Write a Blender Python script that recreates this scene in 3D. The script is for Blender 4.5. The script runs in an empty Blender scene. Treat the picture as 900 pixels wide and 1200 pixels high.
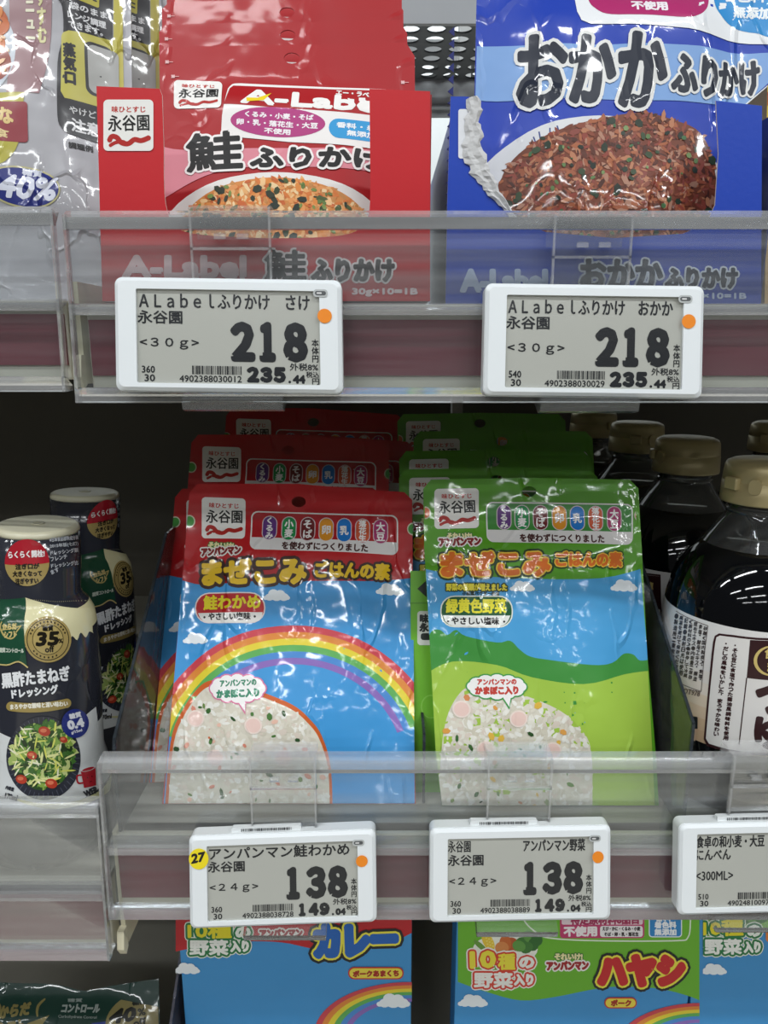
import bpy, bmesh, math, random
from mathutils import Vector, Matrix
from mathutils.geometry import tessellate_polygon

# ------------------------------------------------------------------ camera, world, lights, exposure
SC = bpy.context.scene
COL = SC.collection
F = 860.0                                   # focal length in pixels of a 900 x 1200 frame
PITCH = math.radians(13.0)
cam_d = bpy.data.cameras.new('camera')
cam_d.sensor_fit = 'VERTICAL'; cam_d.sensor_height = 36.0; cam_d.lens = F / 1200.0 * 36.0
cam_d.clip_start = 0.01; cam_d.clip_end = 50
cam = bpy.data.objects.new('camera', cam_d); COL.objects.link(cam)
cam.location = (0, 0, 0); cam.rotation_euler = (math.pi/2 - PITCH, 0, 0)
SC.camera = cam
SC.view_settings.view_transform = 'Standard'
SC.view_settings.look = 'None'
SC.view_settings.gamma = 1.0
SC.view_settings.use_curve_mapping = False
SC.view_settings.exposure = 0.22
W = bpy.data.worlds.new('store'); W.use_nodes = True; SC.world = W
W.node_tree.nodes['Background'].inputs[0].default_value = (0.93, 0.97, 1.0, 1)
W.node_tree.nodes['Background'].inputs[1].default_value = 0.05
SC.cycles.max_bounces = 10
SC.cycles.transparent_max_bounces = 32
SC.cycles.glossy_bounces = 4
SC.cycles.caustics_reflective = False; SC.cycles.caustics_refractive = False

def lamp(x, y, z, sx, sy, power):
    l = bpy.data.lights.new('ceiling_light', 'AREA'); l.shape = 'RECTANGLE'
    l.size = sx; l.size_y = sy; l.energy = power; l.color = (0.96, 0.99, 1.0)
    o = bpy.data.objects.new('ceiling_light', l); COL.objects.link(o); o.location = (x, y, z)
    o['label'] = 'ceiling strip light over the aisle'; o['category'] = 'light'; o['group'] = 'ceiling strip lights'
    return o
# rows of strip lights in the store ceiling, over and across the aisle
for _y, _p in ((-0.62, 14.0), (-1.8, 10.0), (-2.8, 8.0), (-3.9, 8.0)):
    for _x in (-2.4, -0.8, 0.8, 2.4):
        lamp(_x, _y, 1.45, 1.2, 0.06, _p)
lamp(0.0, 1.5, 1.2, 2.4, 0.3, 30.0)          # the next aisle, behind the gondola

# ------------------------------------------------------------------ projection helpers
CP, SP = math.cos(PITCH), math.sin(PITCH)
def ray(px, py):
    u = (px - 450.0) / F; v = (600.0 - py) / F
    return Vector((u, CP + v*SP, -SP + v*CP))
def P(px, py, Y):
    r = ray(px, py); return r * (Y / r.y)
def ZY(py, Y): return P(450, py, Y).z
def XY(px, py, Y): return P(px, py, Y).x
YF = 0.312                                   # the plane of the shelf fronts

# ------------------------------------------------------------------ colour and materials
def hexc(c):
    if isinstance(c, (tuple, list)): return (c[0], c[1], c[2], 1.0)
    c = c.lstrip('#'); o = []
    if len(c) == 3: c = ''.join(q*2 for q in c)
    for i in (0, 2, 4):
        v = int(c[i:i+2], 16) / 255.0
        o.append(v/12.92 if v <= 0.04045 else ((v+0.055)/1.055)**2.4)
    return (o[0], o[1], o[2], 1.0)
MATS = {}
def surf(name, rough=0.4, spec=0.5, metal=0.0, coat=0.0, crease=0.0, cscale=(40, 40, 12), grain=0.0, gscale=900.0, tint=0.03, wide=0.0):
    """opaque surface; its colour is the printed / dyed colour stored on the faces, lightly varied"""
    if name in MATS: return MATS[name]
    m = bpy.data.materials.new(name); m.use_nodes = True; nt = m.node_tree; N = nt.nodes; L = nt.links
    b = N['Principled BSDF']
    at = N.new('ShaderNodeVertexColor'); at.layer_name = 'Col'
    tc = N.new('ShaderNodeTexCoord')
    nz = N.new('ShaderNodeTexNoise'); nz.inputs['Scale'].default_value = 60; nz.inputs['Detail'].default_value = 3
    L.new(tc.outputs['Object'], nz.inputs['Vector'])
    hs = N.new('ShaderNodeHueSaturation')
    mr = N.new('ShaderNodeMapRange'); mr.inputs[3].default_value = 1-tint; mr.inputs[4].default_value = 1+tint
    L.new(nz.outputs[0], mr.inputs[0]); L.new(mr.outputs[0], hs.inputs['Value']); L.new(at.outputs['Color'], hs.inputs['Color'])
    L.new(hs.outputs[0], b.inputs['Base Color'])
    b.inputs['Roughness'].default_value = rough; b.inputs['Specular IOR Level'].default_value = spec
    b.inputs['Metallic'].default_value = metal; b.inputs['Coat Weight'].default_value = coat
    b.inputs['Coat Roughness'].default_value = 0.07
    prev = None
    if crease:
        mp = N.new('ShaderNodeMapping'); mp.inputs['Scale'].default_value = cscale
        mp.inputs['Rotation'].default_value = (0, 0, 0.12)
        L.new(tc.outputs['Object'], mp.inputs['Vector'])
        n2 = N.new('ShaderNodeTexNoise'); n2.inputs['Scale'].default_value = 1.3; n2.inputs['Detail'].default_value = 2
        L.new(mp.outputs[0], n2.inputs['Vector'])
        ad = N.new('ShaderNodeMixRGB'); ad.blend_type = 'ADD'; ad.inputs[0].default_value = 1.0
        L.new(mp.outputs[0], ad.inputs[1]); L.new(n2.outputs['Color'], ad.inputs[2])
        vo = N.new('ShaderNodeTexVoronoi'); vo.feature = 'DISTANCE_TO_EDGE'; vo.inputs['Scale'].default_value = 1.0
        L.new(ad.outputs[0], vo.inputs['Vector'])
        mr2 = N.new('ShaderNodeMapRange'); mr2.inputs[2].default_value = 0.07; mr2.inputs[3].default_value = 1; mr2.inputs[4].default_value = 0
        L.new(vo.outputs['Distance'], mr2.inputs[0])
        # creases come and go
        n3 = N.new('ShaderNodeTexNoise'); n3.inputs['Scale'].default_value = 28; L.new(tc.outputs['Object'], n3.inputs['Vector'])
        mr3 = N.new('ShaderNodeMapRange'); mr3.inputs[1].default_value = 0.47; mr3.inputs[2].default_value = 0.62
        L.new(n3.outputs[0], mr3.inputs[0])
        mu = N.new('ShaderNodeMath'); mu.operation = 'MULTIPLY'; L.new(mr2.outputs[0], mu.inputs[0]); L.new(mr3.outputs[0], mu.inputs[1])
        bp = N.new('ShaderNodeBump'); bp.inputs['Strength'].default_value = 1.0; bp.inputs['Distance'].default_value = 0.00050*crease
        L.new(mu.outputs[0], bp.inputs['Height'])
        n4 = N.new('ShaderNodeTexNoise'); n4.inputs['Scale'].default_value = 38; n4.inputs['Detail'].default_value = 2; L.new(tc.outputs['Object'], n4.inputs['Vector'])
        bp2 = N.new('ShaderNodeBump'); bp2.inputs['Strength'].default_value = 1.0; bp2.inputs['Distance'].default_value = 0.0009*crease
        L.new(n4.outputs[0], bp2.inputs['Height']); L.new(bp.outputs[0], bp2.inputs['Normal'])
        prev = bp2
    if grain:
        n5 = N.new('ShaderNodeTexNoise'); n5.inputs['Scale'].default_value = gscale; L.new(tc.outputs['Object'], n5.inputs['Vector'])
        bp3 = N.new('ShaderNodeBump'); bp3.inputs['Strength'].default_value = 0.5; bp3.inputs['Distance'].default_value = 0.0003*grain
        L.new(n5.outputs[0], bp3.inputs['Height'])
        if prev: L.new(prev.outputs[0], bp3.inputs['Normal'])
        prev = bp3
    if prev:
        L.new(prev.outputs[0], b.inputs['Normal'])
        if coat: L.new(prev.outputs[0], b.inputs['Coat Normal'])
    MATS[name] = m; return m
def clear(name, haze=0.12, tintc=(0.93, 0.95, 0.96), rough=0.06, gloss=1.0, scratch=0.5, hcol=(0.8, 0.82, 0.82)):
    """thin clear plastic: mostly see-through, a Fresnel reflection and a little milky scatter with scratches"""
    if name in MATS: return MATS[name]
    m = bpy.data.materials.new(name); m.use_nodes = True; nt = m.node_tree; N = nt.nodes; L = nt.links
    N.remove(N['Principled BSDF']); out = N['Material Output']
    tr = N.new('ShaderNodeBsdfTransparent'); tr.inputs[0].default_value = (*tintc, 1)
    df = N.new('ShaderNodeBsdfDiffuse'); df.inputs[0].default_value = (*hcol, 1)
    gl = N.new('ShaderNodeBsdfGlossy'); gl.inputs['Roughness'].default_value = rough; gl.inputs[0].default_value = (1, 1, 1, 1)
    tc = N.new('ShaderNodeTexCoord')
    mp = N.new('ShaderNodeMapping'); mp.inputs['Scale'].default_value = (8, 60, 240)
    L.new(tc.outputs['Object'], mp.inputs['Vector'])
    nz = N.new('ShaderNodeTexNoise'); nz.inputs['Scale'].default_value = 1.0; nz.inputs['Detail'].default_value = 4
    L.new(mp.outputs[0], nz.inputs['Vector'])
    mr = N.new('ShaderNodeMapRange'); mr.inputs[1].default_value = 0.35; mr.inputs[2].default_value = 0.8
    mr.inputs[3].default_value = haze*(1-scratch*0.5); mr.inputs[4].default_value = haze*(1+scratch*1.2)
    L.new(nz.outputs[0], mr.inputs[0])
    m1 = N.new('ShaderNodeMixShader'); L.new(mr.outputs[0], m1.inputs[0]); L.new(tr.outputs[0], m1.inputs[1]); L.new(df.outputs[0], m1.inputs[2])
    bp = N.new('ShaderNodeBump'); bp.inputs['Strength'].default_value = 0.6; bp.inputs['Distance'].default_value = 0.0004
    n2 = N.new('ShaderNodeTexNoise'); n2.inputs['Scale'].default_value = 1.0
    mp2 = N.new('ShaderNodeMapping'); mp2.inputs['Scale'].default_value = (6, 90, 90); L.new(tc.outputs['Object'], mp2.inputs['Vector'])
    L.new(mp2.outputs[0], n2.inputs['Vector']); L.new(n2.outputs[0], bp.inputs['Height']); L.new(bp.outputs[0], gl.inputs['Normal'])
    lw = N.new('ShaderNodeFresnel'); lw.inputs[0].default_value = 1.49
    ml = N.new('ShaderNodeMath'); ml.operation = 'MULTIPLY'; ml.inputs[1].default_value = gloss; L.new(lw.outputs[0], ml.inputs[0])
    m2 = N.new('ShaderNodeMixShader'); L.new(ml.outputs[0], m2.inputs[0]); L.new(m1.outputs[0], m2.inputs[1]); L.new(gl.outputs[0], m2.inputs[2])
    L.new(m2.outputs[0], out.inputs[0])
    MATS[name] = m; return m

M_FILM = surf('glossy_film', rough=0.42, spec=0.3, coat=0.9, crease=1.35, cscale=(42, 17, 30))
M_FILM3 = surf('smooth_film', rough=0.42, spec=0.3, coat=0.14, crease=0.5, cscale=(30, 22, 30))
M_FILM2 = surf('crumpled_film', rough=0.36, spec=0.4, coat=0.65, crease=2.2, cscale=(55, 38, 30))
M_CARD = surf('printed_card', rough=0.38, spec=0.4, grain=0.3, gscale=400)
M_PAPER = surf('paper', rough=0.75, spec=0.2, grain=1.5, gscale=700)
M_LABEL = surf('bottle_label', rough=0.30, spec=0.5)
M_SHRINK = surf('shrink_film', rough=0.14, spec=0.6, crease=0.35, cscale=(60, 60, 40))
M_PLAST = surf('white_plastic', rough=0.28, spec=0.5, tint=0.01)
M_LCD = surf('tag_screen', rough=0.22, spec=0.5, tint=0.01)
M_GOLD = surf('gold_cap', rough=0.36, spec=0.5, metal=0.25, tint=0.02)
M_PAINT = surf('painted_steel', rough=0.42, spec=0.4, grain=0.3, gscale=300, tint=0.05)
M_STRIP = surf('label_strip', rough=0.35, spec=0.4, tint=0.06)
M_DARKGL = surf('dark_liquid_bottle', rough=0.045, spec=0.6, tint=0.0)
M_CLEAR = clear('clear_rail', haze=0.030, gloss=0.42, rough=0.07, scratch=0.6)
M_FENCE = clear('clear_fence', haze=0.075, gloss=0.6, rough=0.09, scratch=0.6)
M_EDGE = clear('clear_rail_edge', haze=0.19, gloss=1.1, rough=0.12, hcol=(0.95, 0.96, 0.97), tintc=(.97, .975, .98))
M_CLIP = clear('clear_clip', haze=0.05, gloss=1.0, rough=0.08, tintc=(.985, .99, .99))
M_HOOK = clear('clear_hook', haze=0.10, gloss=0.2, rough=0.2, tintc=(.99, .99, .99), hcol=(.95, .96, .97))
M_DIV = clear('clear_divider', haze=0.05, gloss=1.0, rough=0.05, tintc=(0.86, 0.89, 0.93))
M_DIVEDGE = clear('clear_divider_edge', haze=0.6, gloss=0.5, hcol=(0.05, 0.06, 0.07), tintc=(0.3, 0.33, 0.36))
M_BOTTLE = clear('bottle_neck_clear', haze=0.05, gloss=1.3, rough=0.05, tintc=(0.62, 0.62, 0.6), scratch=0)

# ------------------------------------------------------------------ object helpers
def link(name, verts, faces, mat, parent=None, col='#cccccc', fcols=None, smooth=False, mw=None):
    me = bpy.data.meshes.new(name); me.from_pydata([tuple(v) for v in verts], [], faces)
    at = me.color_attributes.new('Col', 'FLOAT_COLOR', 'CORNER')
    data = []
    if fcols is None:
        c = hexc(col); data = list(c) * len(me.loops)
    else:
        cc = {}
        for p in me.polygons:
            k = fcols[p.index]
            if k not in cc: cc[k] = hexc(k)
            data.extend(list(cc[k]) * p.loop_total)
    at.data.foreach_set('color', data)
    me.materials.append(mat)
    if smooth: me.polygons.foreach_set('use_smooth', [True]*len(me.polygons))
    me.update()
    o = bpy.data.objects.new(name, me); COL.objects.link(o)
    if parent: o.parent = parent
    if mw is not None: o.matrix_world = mw
    return o
def tag(o, label=None, cat=None, group=None, kind=None):
    if label: o['label'] = label
    if cat: o['category'] = cat
    if group: o['group'] = group
    if kind: o['kind'] = kind
    return o
def empty(name, mw, label=None, cat=None, group=None):
    o = bpy.data.objects.new(name, None); COL.objects.link(o); o.empty_display_size = 0.01
    o.matrix_world = mw
    return tag(o, label, cat, group)
def copy_tree(o, parent=None):
    c = o.copy(); COL.objects.link(c)
    if parent: c.parent = parent
    for ch in o.children: copy_tree(ch, c)
    return c
class MB:
    """collects boxes and prisms into one mesh"""
    def __init__(s): s.v = []; s.f = []; s.c = []
    def add(s, v, f, c='#cccccc'):
        n = len(s.v); s.v += [tuple(x) for x in v]; s.f += [[i+n for i in q] for q in f]; s.c += [c]*len(f)
    def box(s, x0, x1, y0, y1, z0, z1, c='#cccccc'):
        s.add([(x0,y0,z0),(x1,y0,z0),(x1,y1,z0),(x0,y1,z0),(x0,y0,z1),(x1,y0,z1),(x1,y1,z1),(x0,y1,z1)],
              [[0,3,2,1],[4,5,6,7],[0,1,5,4],[1,2,6,5],[2,3,7,6],[3,0,4,7]], c)
    def prism(s, poly, z0, z1, c='#cccccc', side=None, axis='z'):
        """poly in the xy plane, extruded along z (axis='x': poly is (y,z), extruded along x)"""
        ar = sum(poly[i][0]*poly[(i+1)%len(poly)][1]-poly[(i+1)%len(poly)][0]*poly[i][1] for i in range(len(poly)))
        if ar < 0: poly = poly[::-1]
        tris = tessellate_polygon([[Vector((p[0], p[1], 0)) for p in poly]])
        n = len(poly)
        def mk(p, h): return (p[0], p[1], h) if axis == 'z' else (h, p[0], p[1])
        vs = [mk(p, z0) for p in poly] + [mk(p, z1) for p in poly]
        top = []; bot = []
        for t in tris:
            a, b, d = t
            cr = (poly[b][0]-poly[a][0])*(poly[d][1]-poly[a][1])-(poly[b][1]-poly[a][1])*(poly[d][0]-poly[a][0])
            if cr < 0: a, b, d = a, d, b
            top.append([a+n, b+n, d+n]); bot.append([a, d, b])
        s.add(vs, top+bot, c)
        s.add(vs, [[i, (i+1) % n, (i+1) % n+n, i+n] for i in range(n)], side or c)
    def build(s, name, mat, parent=None, smooth=False, bevel=0, **k):
        o = link(name, s.v, s.f, mat, parent, fcols=s.c, smooth=smooth, **k)
        if bevel:
            b = o.modifiers.new('bevel', 'BEVEL'); b.width = bevel; b.segments = 3; b.limit_method = 'ANGLE'; b.angle_limit = 0.6
        return o
def lathe(prof, n=40, cap=True):
    """profile [(r,z)...] from bottom to top"""
    v = []; f = []
    for r, z in prof:
        for i in range(n):
            a = 2*math.pi*i/n; v.append((r*math.sin(a), -r*math.cos(a), z))
    for k in range(len(prof)-1):
        for i in range(n):
            j = (i+1) % n; f.append([k*n+i, k*n+j, (k+1)*n+j, (k+1)*n+i])
    if cap:
        f.append([i for i in range(n)][::-1]); f.append([(len(prof)-1)*n+i for i in range(n)])
    return v, f
def rrect(x0, y0, x1, y1, r, n=5):
    if x0 > x1: x0, x1 = x1, x0
    if y0 > y1: y0, y1 = y1, y0
    r = min(r, (x1-x0)/2, (y1-y0)/2); o = []
    for cx, cy, a0 in ((x1-r, y1-r, 0), (x0+r, y1-r, 90), (x0+r, y0+r, 180), (x1-r, y0+r, 270)):
        for i in range(n+1):
            a = math.radians(a0+90*i/n); o.append((cx+r*math.cos(a), cy+r*math.sin(a)))
    return o
def smoothpath(pts, n=6, closed=False):
    """Catmull-Rom through the points"""
    o = []; m = len(pts)
    rng = range(m if closed else m-1)
    for i in rng:
        if closed: p0, p1, p2, p3 = pts[(i-1) % m], pts[i], pts[(i+1) % m], pts[(i+2) % m]
        else: p0, p1, p2, p3 = pts[max(i-1, 0)], pts[i], pts[i+1], pts[min(i+2, m-1)]
        for k in range(n):
            t = k/n
            o.append(tuple(0.5*((2*p1[j])+(-p0[j]+p2[j])*t+(2*p0[j]-5*p1[j]+4*p2[j]-p3[j])*t*t+(-p0[j]+3*p1[j]-3*p2[j]+p3[j])*t**3) for j in (0, 1)))
    if not closed: o.append(tuple(pts[-1]))
    return o

# ------------------------------------------------------------------ surfaces that carry print
class Plane:
    """a flat (or puffed) face standing in the world; local x along it, y up it, z out of it"""
    def __init__(s, bl, br, yb, topmid, yt, ybr=None):
        A = P(*bl, yb); B = P(*br, ybr if ybr else yb); M = (A+B)/2; T = P(*topmid, yt)
        X = (B-A).normalized(); U = (T-M); U = (U - X*U.dot(X)).normalized(); Nn = X.cross(U)
        s.O, s.X, s.U, s.N = M, X, U, Nn
        s.mw = Matrix(((X.x, U.x, Nn.x, M.x), (X.y, U.y, Nn.y, M.y), (X.z, U.z, Nn.z, M.z), (0, 0, 0, 1)))
        s.disp = lambda u, v: 0.0; s.curved = False; s.step = 0.005; s.cache = {}
    def loc(s, px, py):
        r = ray(px, py); t = s.O.dot(s.N) / r.dot(s.N); p = r*t - s.O
        return (p.dot(s.X), p.dot(s.U))
    def node(s, i, j):
        if (i, j) not in s.cache: s.cache[(i, j)] = s.disp(i*s.step, j*s.step)
        return s.cache[(i, j)]
    def D(s, u, v):
        if not s.curved: return s.disp(u, v)
        a, b = u/s.step, v/s.step; i, j = math.floor(a), math.floor(b); a -= i; b -= j
        return (s.node(i, j)*(1-a)+s.node(i+1, j)*a)*(1-b)+(s.node(i, j+1)*(1-a)+s.node(i+1, j+1)*a)*b
    def to3(s, u, v, h): return (u, v, s.D(u, v) + h)
    def normal(s, u, v):
        e = .0008; return Vector((-(s.disp(u+e, v)-s.disp(u-e, v))/(2*e), -(s.disp(u, v+e)-s.disp(u, v-e))/(2*e), 1)).normalized()
class Round:
    """a surface of revolution standing in the world (axis = local z)"""
    def __init__(s, base, top, prof):
        s.O = base; ax = (top-base).normalized(); s.prof = prof; s.curved = True; s.step = 0.003
        X = Vector((1, 0, 0)); X = (X-ax*X.dot(ax)).normalized(); Yv = ax.cross(X)
        s.mw = Matrix(((X.x, Yv.x, ax.x, base.x), (X.y, Yv.y, ax.y, base.y), (X.z, Yv.z, ax.z, base.z), (0, 0, 0, 1)))
        s.inv = s.mw.inverted(); s.R0 = max(r for r, z in prof)
    def R(s, z):
        p = s.prof
        if z <= p[0][1]: return p[0][0]
        for (r0, z0), (r1, z1) in zip(p, p[1:]):
            if z0 <= z <= z1: return r0 + (r1-r0)*((z-z0)/max(z1-z0, 1e-9))
        return p[-1][0]
    def loc(s, px, py):
        o = s.inv @ Vector((0, 0, 0)); d = s.inv.to_3x3() @ ray(px, py)
        a = d.x*d.x+d.y*d.y; b = o.x*d.x+o.y*d.y; c0 = o.x*o.x+o.y*o.y
        r = s.R0; t = 0
        for _ in range(6):
            q = b*b-a*(c0-r*r); t = (-b-math.sqrt(max(q, 0)))/a
            r = s.R(o.z+d.z*t)
        p = o+d*t
        return (math.atan2(p.x, -p.y)*s.R0, p.z)
    def to3(s, u, v, h):
        a = u/s.R0; r = s.R(v)+h
        return (r*math.sin(a), -r*math.cos(a), v)
    def normal(s, u, v):
        a = u/s.R0; d = (s.R(v+.0015)-s.R(v-.0015))/.003; return Vector((math.sin(a), -math.cos(a), -d)).normalized()

TXT = {}
def glyphs(s, lsp=1.0):
    """(vertices, triangles, boundary edges) of a line of lettering, tight bounding box moved to 0..1"""
    k = (s, lsp)
    if k in TXT: return TXT[k]
    c = bpy.data.curves.new('lettering', 'FONT'); c.body = s; c.resolution_u = 2
    if '\n' in s: c.align_x = 'CENTER'; c.space_line = lsp
    o = bpy.data.objects.new('lettering', c); COL.objects.link(o)
    dg = bpy.context.evaluated_depsgraph_get(); dg.update()
    m = bpy.data.meshes.new_from_object(o.evaluated_get(dg), depsgraph=dg)
    bm = bmesh.new(); bm.from_mesh(m); bmesh.ops.remove_doubles(bm, verts=bm.verts, dist=1e-4)
    bmesh.ops.triangulate(bm, faces=bm.faces)
    bm.verts.index_update()
    V = [(v.co.x, v.co.y) for v in bm.verts]; T = [[v.index for v in f.verts] for f in bm.faces]
    E = [[v.index for v in e.verts] for e in bm.edges if len(e.link_faces) == 1]
    bm.free(); bpy.data.objects.remove(o); bpy.data.curves.remove(c); bpy.data.meshes.remove(m)
    x0 = min(v[0] for v in V); x1 = max(v[0] for v in V); y0 = min(v[1] for v in V); y1 = max(v[1] for v in V)
    V = [((x-x0)/(x1-x0), (y-y0)/max(y1-y0, 1e-6)) for x, y in V]
    TXT[k] = (V, T, E); return TXT[k]

LV = 0.00007                                  # one ink layer
class Art:
    def __init__(s, sf, root, mat, clip=None, xf=None, base=2.2):
        s.sf, s.root, s.mat, s.clip, s.xf, s.base = sf, root, mat, clip, xf, base
        s.cur = None; s.pieces = []
    def part(s, name, label=None, parent=None):
        s.cur = [name, label, parent, [], [], [], []]; s.pieces.append(s.cur); return s.cur
    def _add(s, V, T, col, lv, per=None):
        """per: which overlapping stroke piece each vertex belongs to; pieces never share a plane"""
        c = s.cur; n = len(c[3]); s.k = getattr(s, 'k', 0)+1; j0 = (s.k*7 % 13)*.012
        for i, (x, y) in enumerate(V):
            if s.xf: x, y = s.xf(x, y)
            c[3].append((x, y, lv+j0-(0 if per is None else .05+(per[i]*37 % 101)*.004)))
        for t in T: c[4].append([i+n for i in t]); c[5].append(col)
    def poly(s, pts, col, lv=1):
        tr = tessellate_polygon([[Vector((p[0], p[1], 0)) for p in pts]])
        s._add(pts, [list(t) for t in tr], col, lv)
    def ell(s, cx, cy, rx, ry, col, lv=1, rot=0, n=24):
        cr, sr = math.cos(math.radians(rot)), math.sin(math.radians(rot))
        pts = [(cx+rx*math.cos(2*math.pi*i/n)*cr-ry*math.sin(2*math.pi*i/n)*sr, cy+rx*math.cos(2*math.pi*i/n)*sr+ry*math.sin(2*math.pi*i/n)*cr) for i in range(n)]
        s._add(pts, [[0, i, i+1] for i in range(1, n-1)], col, lv)
    def rr(s, x0, y0, x1, y1, r, col, lv=1, sk=0.0, rim=None, rw=1.2):
        """rounded rectangle; sk = how far its right side drops; rim = border colour"""
        if rim: s.rr(x0-rw, y0-rw, x1+rw, y1+rw, r+rw, rim, lv-0.7, sk)
        p = rrect(x0, y0, x1, y1, r)
        s.poly([(x, y+sk*(x-x0)/(x1-x0)) for x, y in p], col, lv)
    def line(s, pts, w, col, lv=1, taper=False, smooth=False, closed=False):
        if smooth: pts = smoothpath(pts, 6, closed)
        if closed: pts = list(pts)+[pts[0]]
        V = []; T = []; pr = []
        for i in range(len(pts)-1):
            (x0, y0), (x1, y1) = pts[i], pts[i+1]; l = math.hypot(x1-x0, y1-y0) or 1e-6
            w0 = w/2; w1 = w/2
            if taper: w0 = w/2*math.sin(math.pi*(0.12+0.76*i/(len(pts)-1)))+0.2; w1 = w/2*math.sin(math.pi*(0.12+0.76*(i+1)/(len(pts)-1)))+0.2
            nx, ny = -(y1-y0)/l, (x1-x0)/l; n = len(V)
            V += [(x0+nx*w0, y0+ny*w0), (x0-nx*w0, y0-ny*w0), (x1-nx*w1, y1-ny*w1), (x1+nx*w1, y1+ny*w1)]
            T += [[n, n+1, n+2], [n, n+2, n+3]]; pr += [2*i]*4
            if i: s_n = len(V); pr += [2*i+1]*8; V += [(x0+w0*math.cos(a), y0+w0*math.sin(a)) for a in (k*math.pi/4 for k in range(8))]; T += [[s_n, s_n+k, s_n+k+1] for k in range(1, 7)]
        s._add(V, T, col, lv, pr)
    def text(s, t, x0, y0, x1, y1, h, col, lv=4, bold=0.0, out=(), lsp=1.0, arc=None, slant=0.0):
        """lettering whose lower-left corner is (x0,y0), lower-right (x1,y1), height h; bold and out thicken it in pixels"""
        V, T, E = glyphs(t, lsp); dx, dy = x1-x0, y1-y0; l = math.hypot(dx, dy); ux, uy = dy/l, -dx/l
        pts = [(x0+dx*a+ux*h*b+slant*h*b, y0+dy*a+uy*h*b+(arc(a) if arc else 0)) for a, b in V]
        s._add(pts, T, col, lv)
        def dil(w, c, level):
            VV = []; TT = []; pr = []; q_ = 0; seen = set(); k = 8 if w > 1.6 else 6
            for a, b in E:
                (xa, ya), (xb, yb) = pts[a], pts[b]; d = math.hypot(xb-xa, yb-ya) or 1e-6; nx, ny = -(yb-ya)/d*w, (xb-xa)/d*w; n = len(VV)
                VV += [(xa+nx, ya+ny), (xa-nx, ya-ny), (xb-nx, yb-ny), (xb+nx, yb+ny)]; TT += [[n, n+1, n+2], [n, n+2, n+3]]; pr += [q_]*4; q_ += 1
                if a not in seen and w > 0.5:
                    seen.add(a); n = len(VV); pr += [q_]*k; q_ += 1; VV += [(xa+w*math.cos(2*math.pi*i/k), ya+w*math.sin(2*math.pi*i/k)) for i in range(k)]
                    TT += [[n, n+i, n+i+1] for i in range(1, k-1)]
            s._add(VV, TT, c, level, pr)
        if bold: dil(bold, col, lv)
        for i, (w, c) in enumerate(out):
            dil(w+bold, c, lv-0.7*(i+1)); 
            s._add(pts, T, c, lv-0.7*(i+1))
    def vtext(s, t, cx, y0, y1, w, col, lv=4, bold=0.0, out=()):
        s.text('\n'.join(t), cx-w/2, y1, cx+w/2, y1, y1-y0, col, lv, bold, out)
    def cloud(s, cx, cy, w, lv=3, col='#eef4f8'):
        s.part('cloud_print')
        for k_, (a, b, r) in enumerate(((0, 0, .25), (-.27, .05, .17), (.28, .05, .19), (-.12, -.09, .2), (.13, -.06, .2), (.42, .08, .1), (-.42, .08, .1))):
            s.ell(cx+a*w, cy+b*w, r*w, r*w*0.8, col, lv+k_*.06, n=14)
    def flakes(s, inside, box, n, cols, size, asp=2.5, lv=3, seed=1, bands=8, rot=None):
        rnd = random.Random(seed); k = 0; tries = 0
        while k < n and tries < n*20:
            tries += 1
            x = rnd.uniform(box[0], box[2]); y = rnd.uniform(box[1], box[3])
            if not inside(x, y): continue
            a = rnd.uniform(0, math.pi) if rot is None else rot+rnd.uniform(-.5, .5)
            L_ = size*rnd.uniform(.5, 1.3); w_ = L_/asp*rnd.uniform(.7, 1.4); m = 6
            pts = [(x+L_*rnd.uniform(.75, 1.1)*math.cos(2*math.pi*i/m)*math.cos(a)-w_*math.sin(2*math.pi*i/m)*math.sin(a),
                    y+L_*rnd.uniform(.75, 1.1)*math.cos(2*math.pi*i/m)*math.sin(a)+w_*math.sin(2*math.pi*i/m)*math.cos(a)) for i in range(m)]
            s._add(pts, [[0, i, i+1] for i in range(1, m-1)], rnd.choice(cols), lv+(k % bands)*0.35+(k//bands % 40)*.008); k += 1
    def done(s):
        sf = s.sf; made = {}
        for name, label, parent, V, T, C, _ in s.pieces:
            if not T: continue
            bm = bmesh.new(); lay = bm.faces.layers.int.new('c'); cl = sorted(set(C), key=str); ci = {c: i for i, c in enumerate(cl)}
            hl = bm.verts.layers.float.new('h')
            vs = []
            for x, y, lv in V:
                u, v = sf.loc(x, y); q = bm.verts.new((u, v, 0)); q[hl] = lv; vs.append(q)
            for t, c in zip(T, C):
                try: f = bm.faces.new([vs[i] for i in t]); f[lay] = ci[c]
                except ValueError: pass
            if s.clip:
                cp = [sf.loc(*p) for p in s.clip]; cx = sum(p[0] for p in cp)/len(cp); cy = sum(p[1] for p in cp)/len(cp)
                us = [q.co.x for q in bm.verts]; ws = [q.co.y for q in bm.verts]
                for i in range(len(cp)):
                    (ax, ay), (bx, by) = cp[i], cp[(i+1) % len(cp)]; nx, ny = by-ay, -(bx-ax)
                    if nx*(cx-ax)+ny*(cy-ay) > 0: nx, ny = -nx, -ny
                    if not any(nx*(u-ax)+ny*(w-ay) > 0 for u, w in zip(us, ws)): continue
                    bmesh.ops.bisect_plane(bm, geom=bm.verts[:]+bm.edges[:]+bm.faces[:], dist=1e-7, plane_co=(ax, ay, 0), plane_no=(nx, ny, 0), clear_outer=True)
            if not bm.faces: bm.free(); continue
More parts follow.
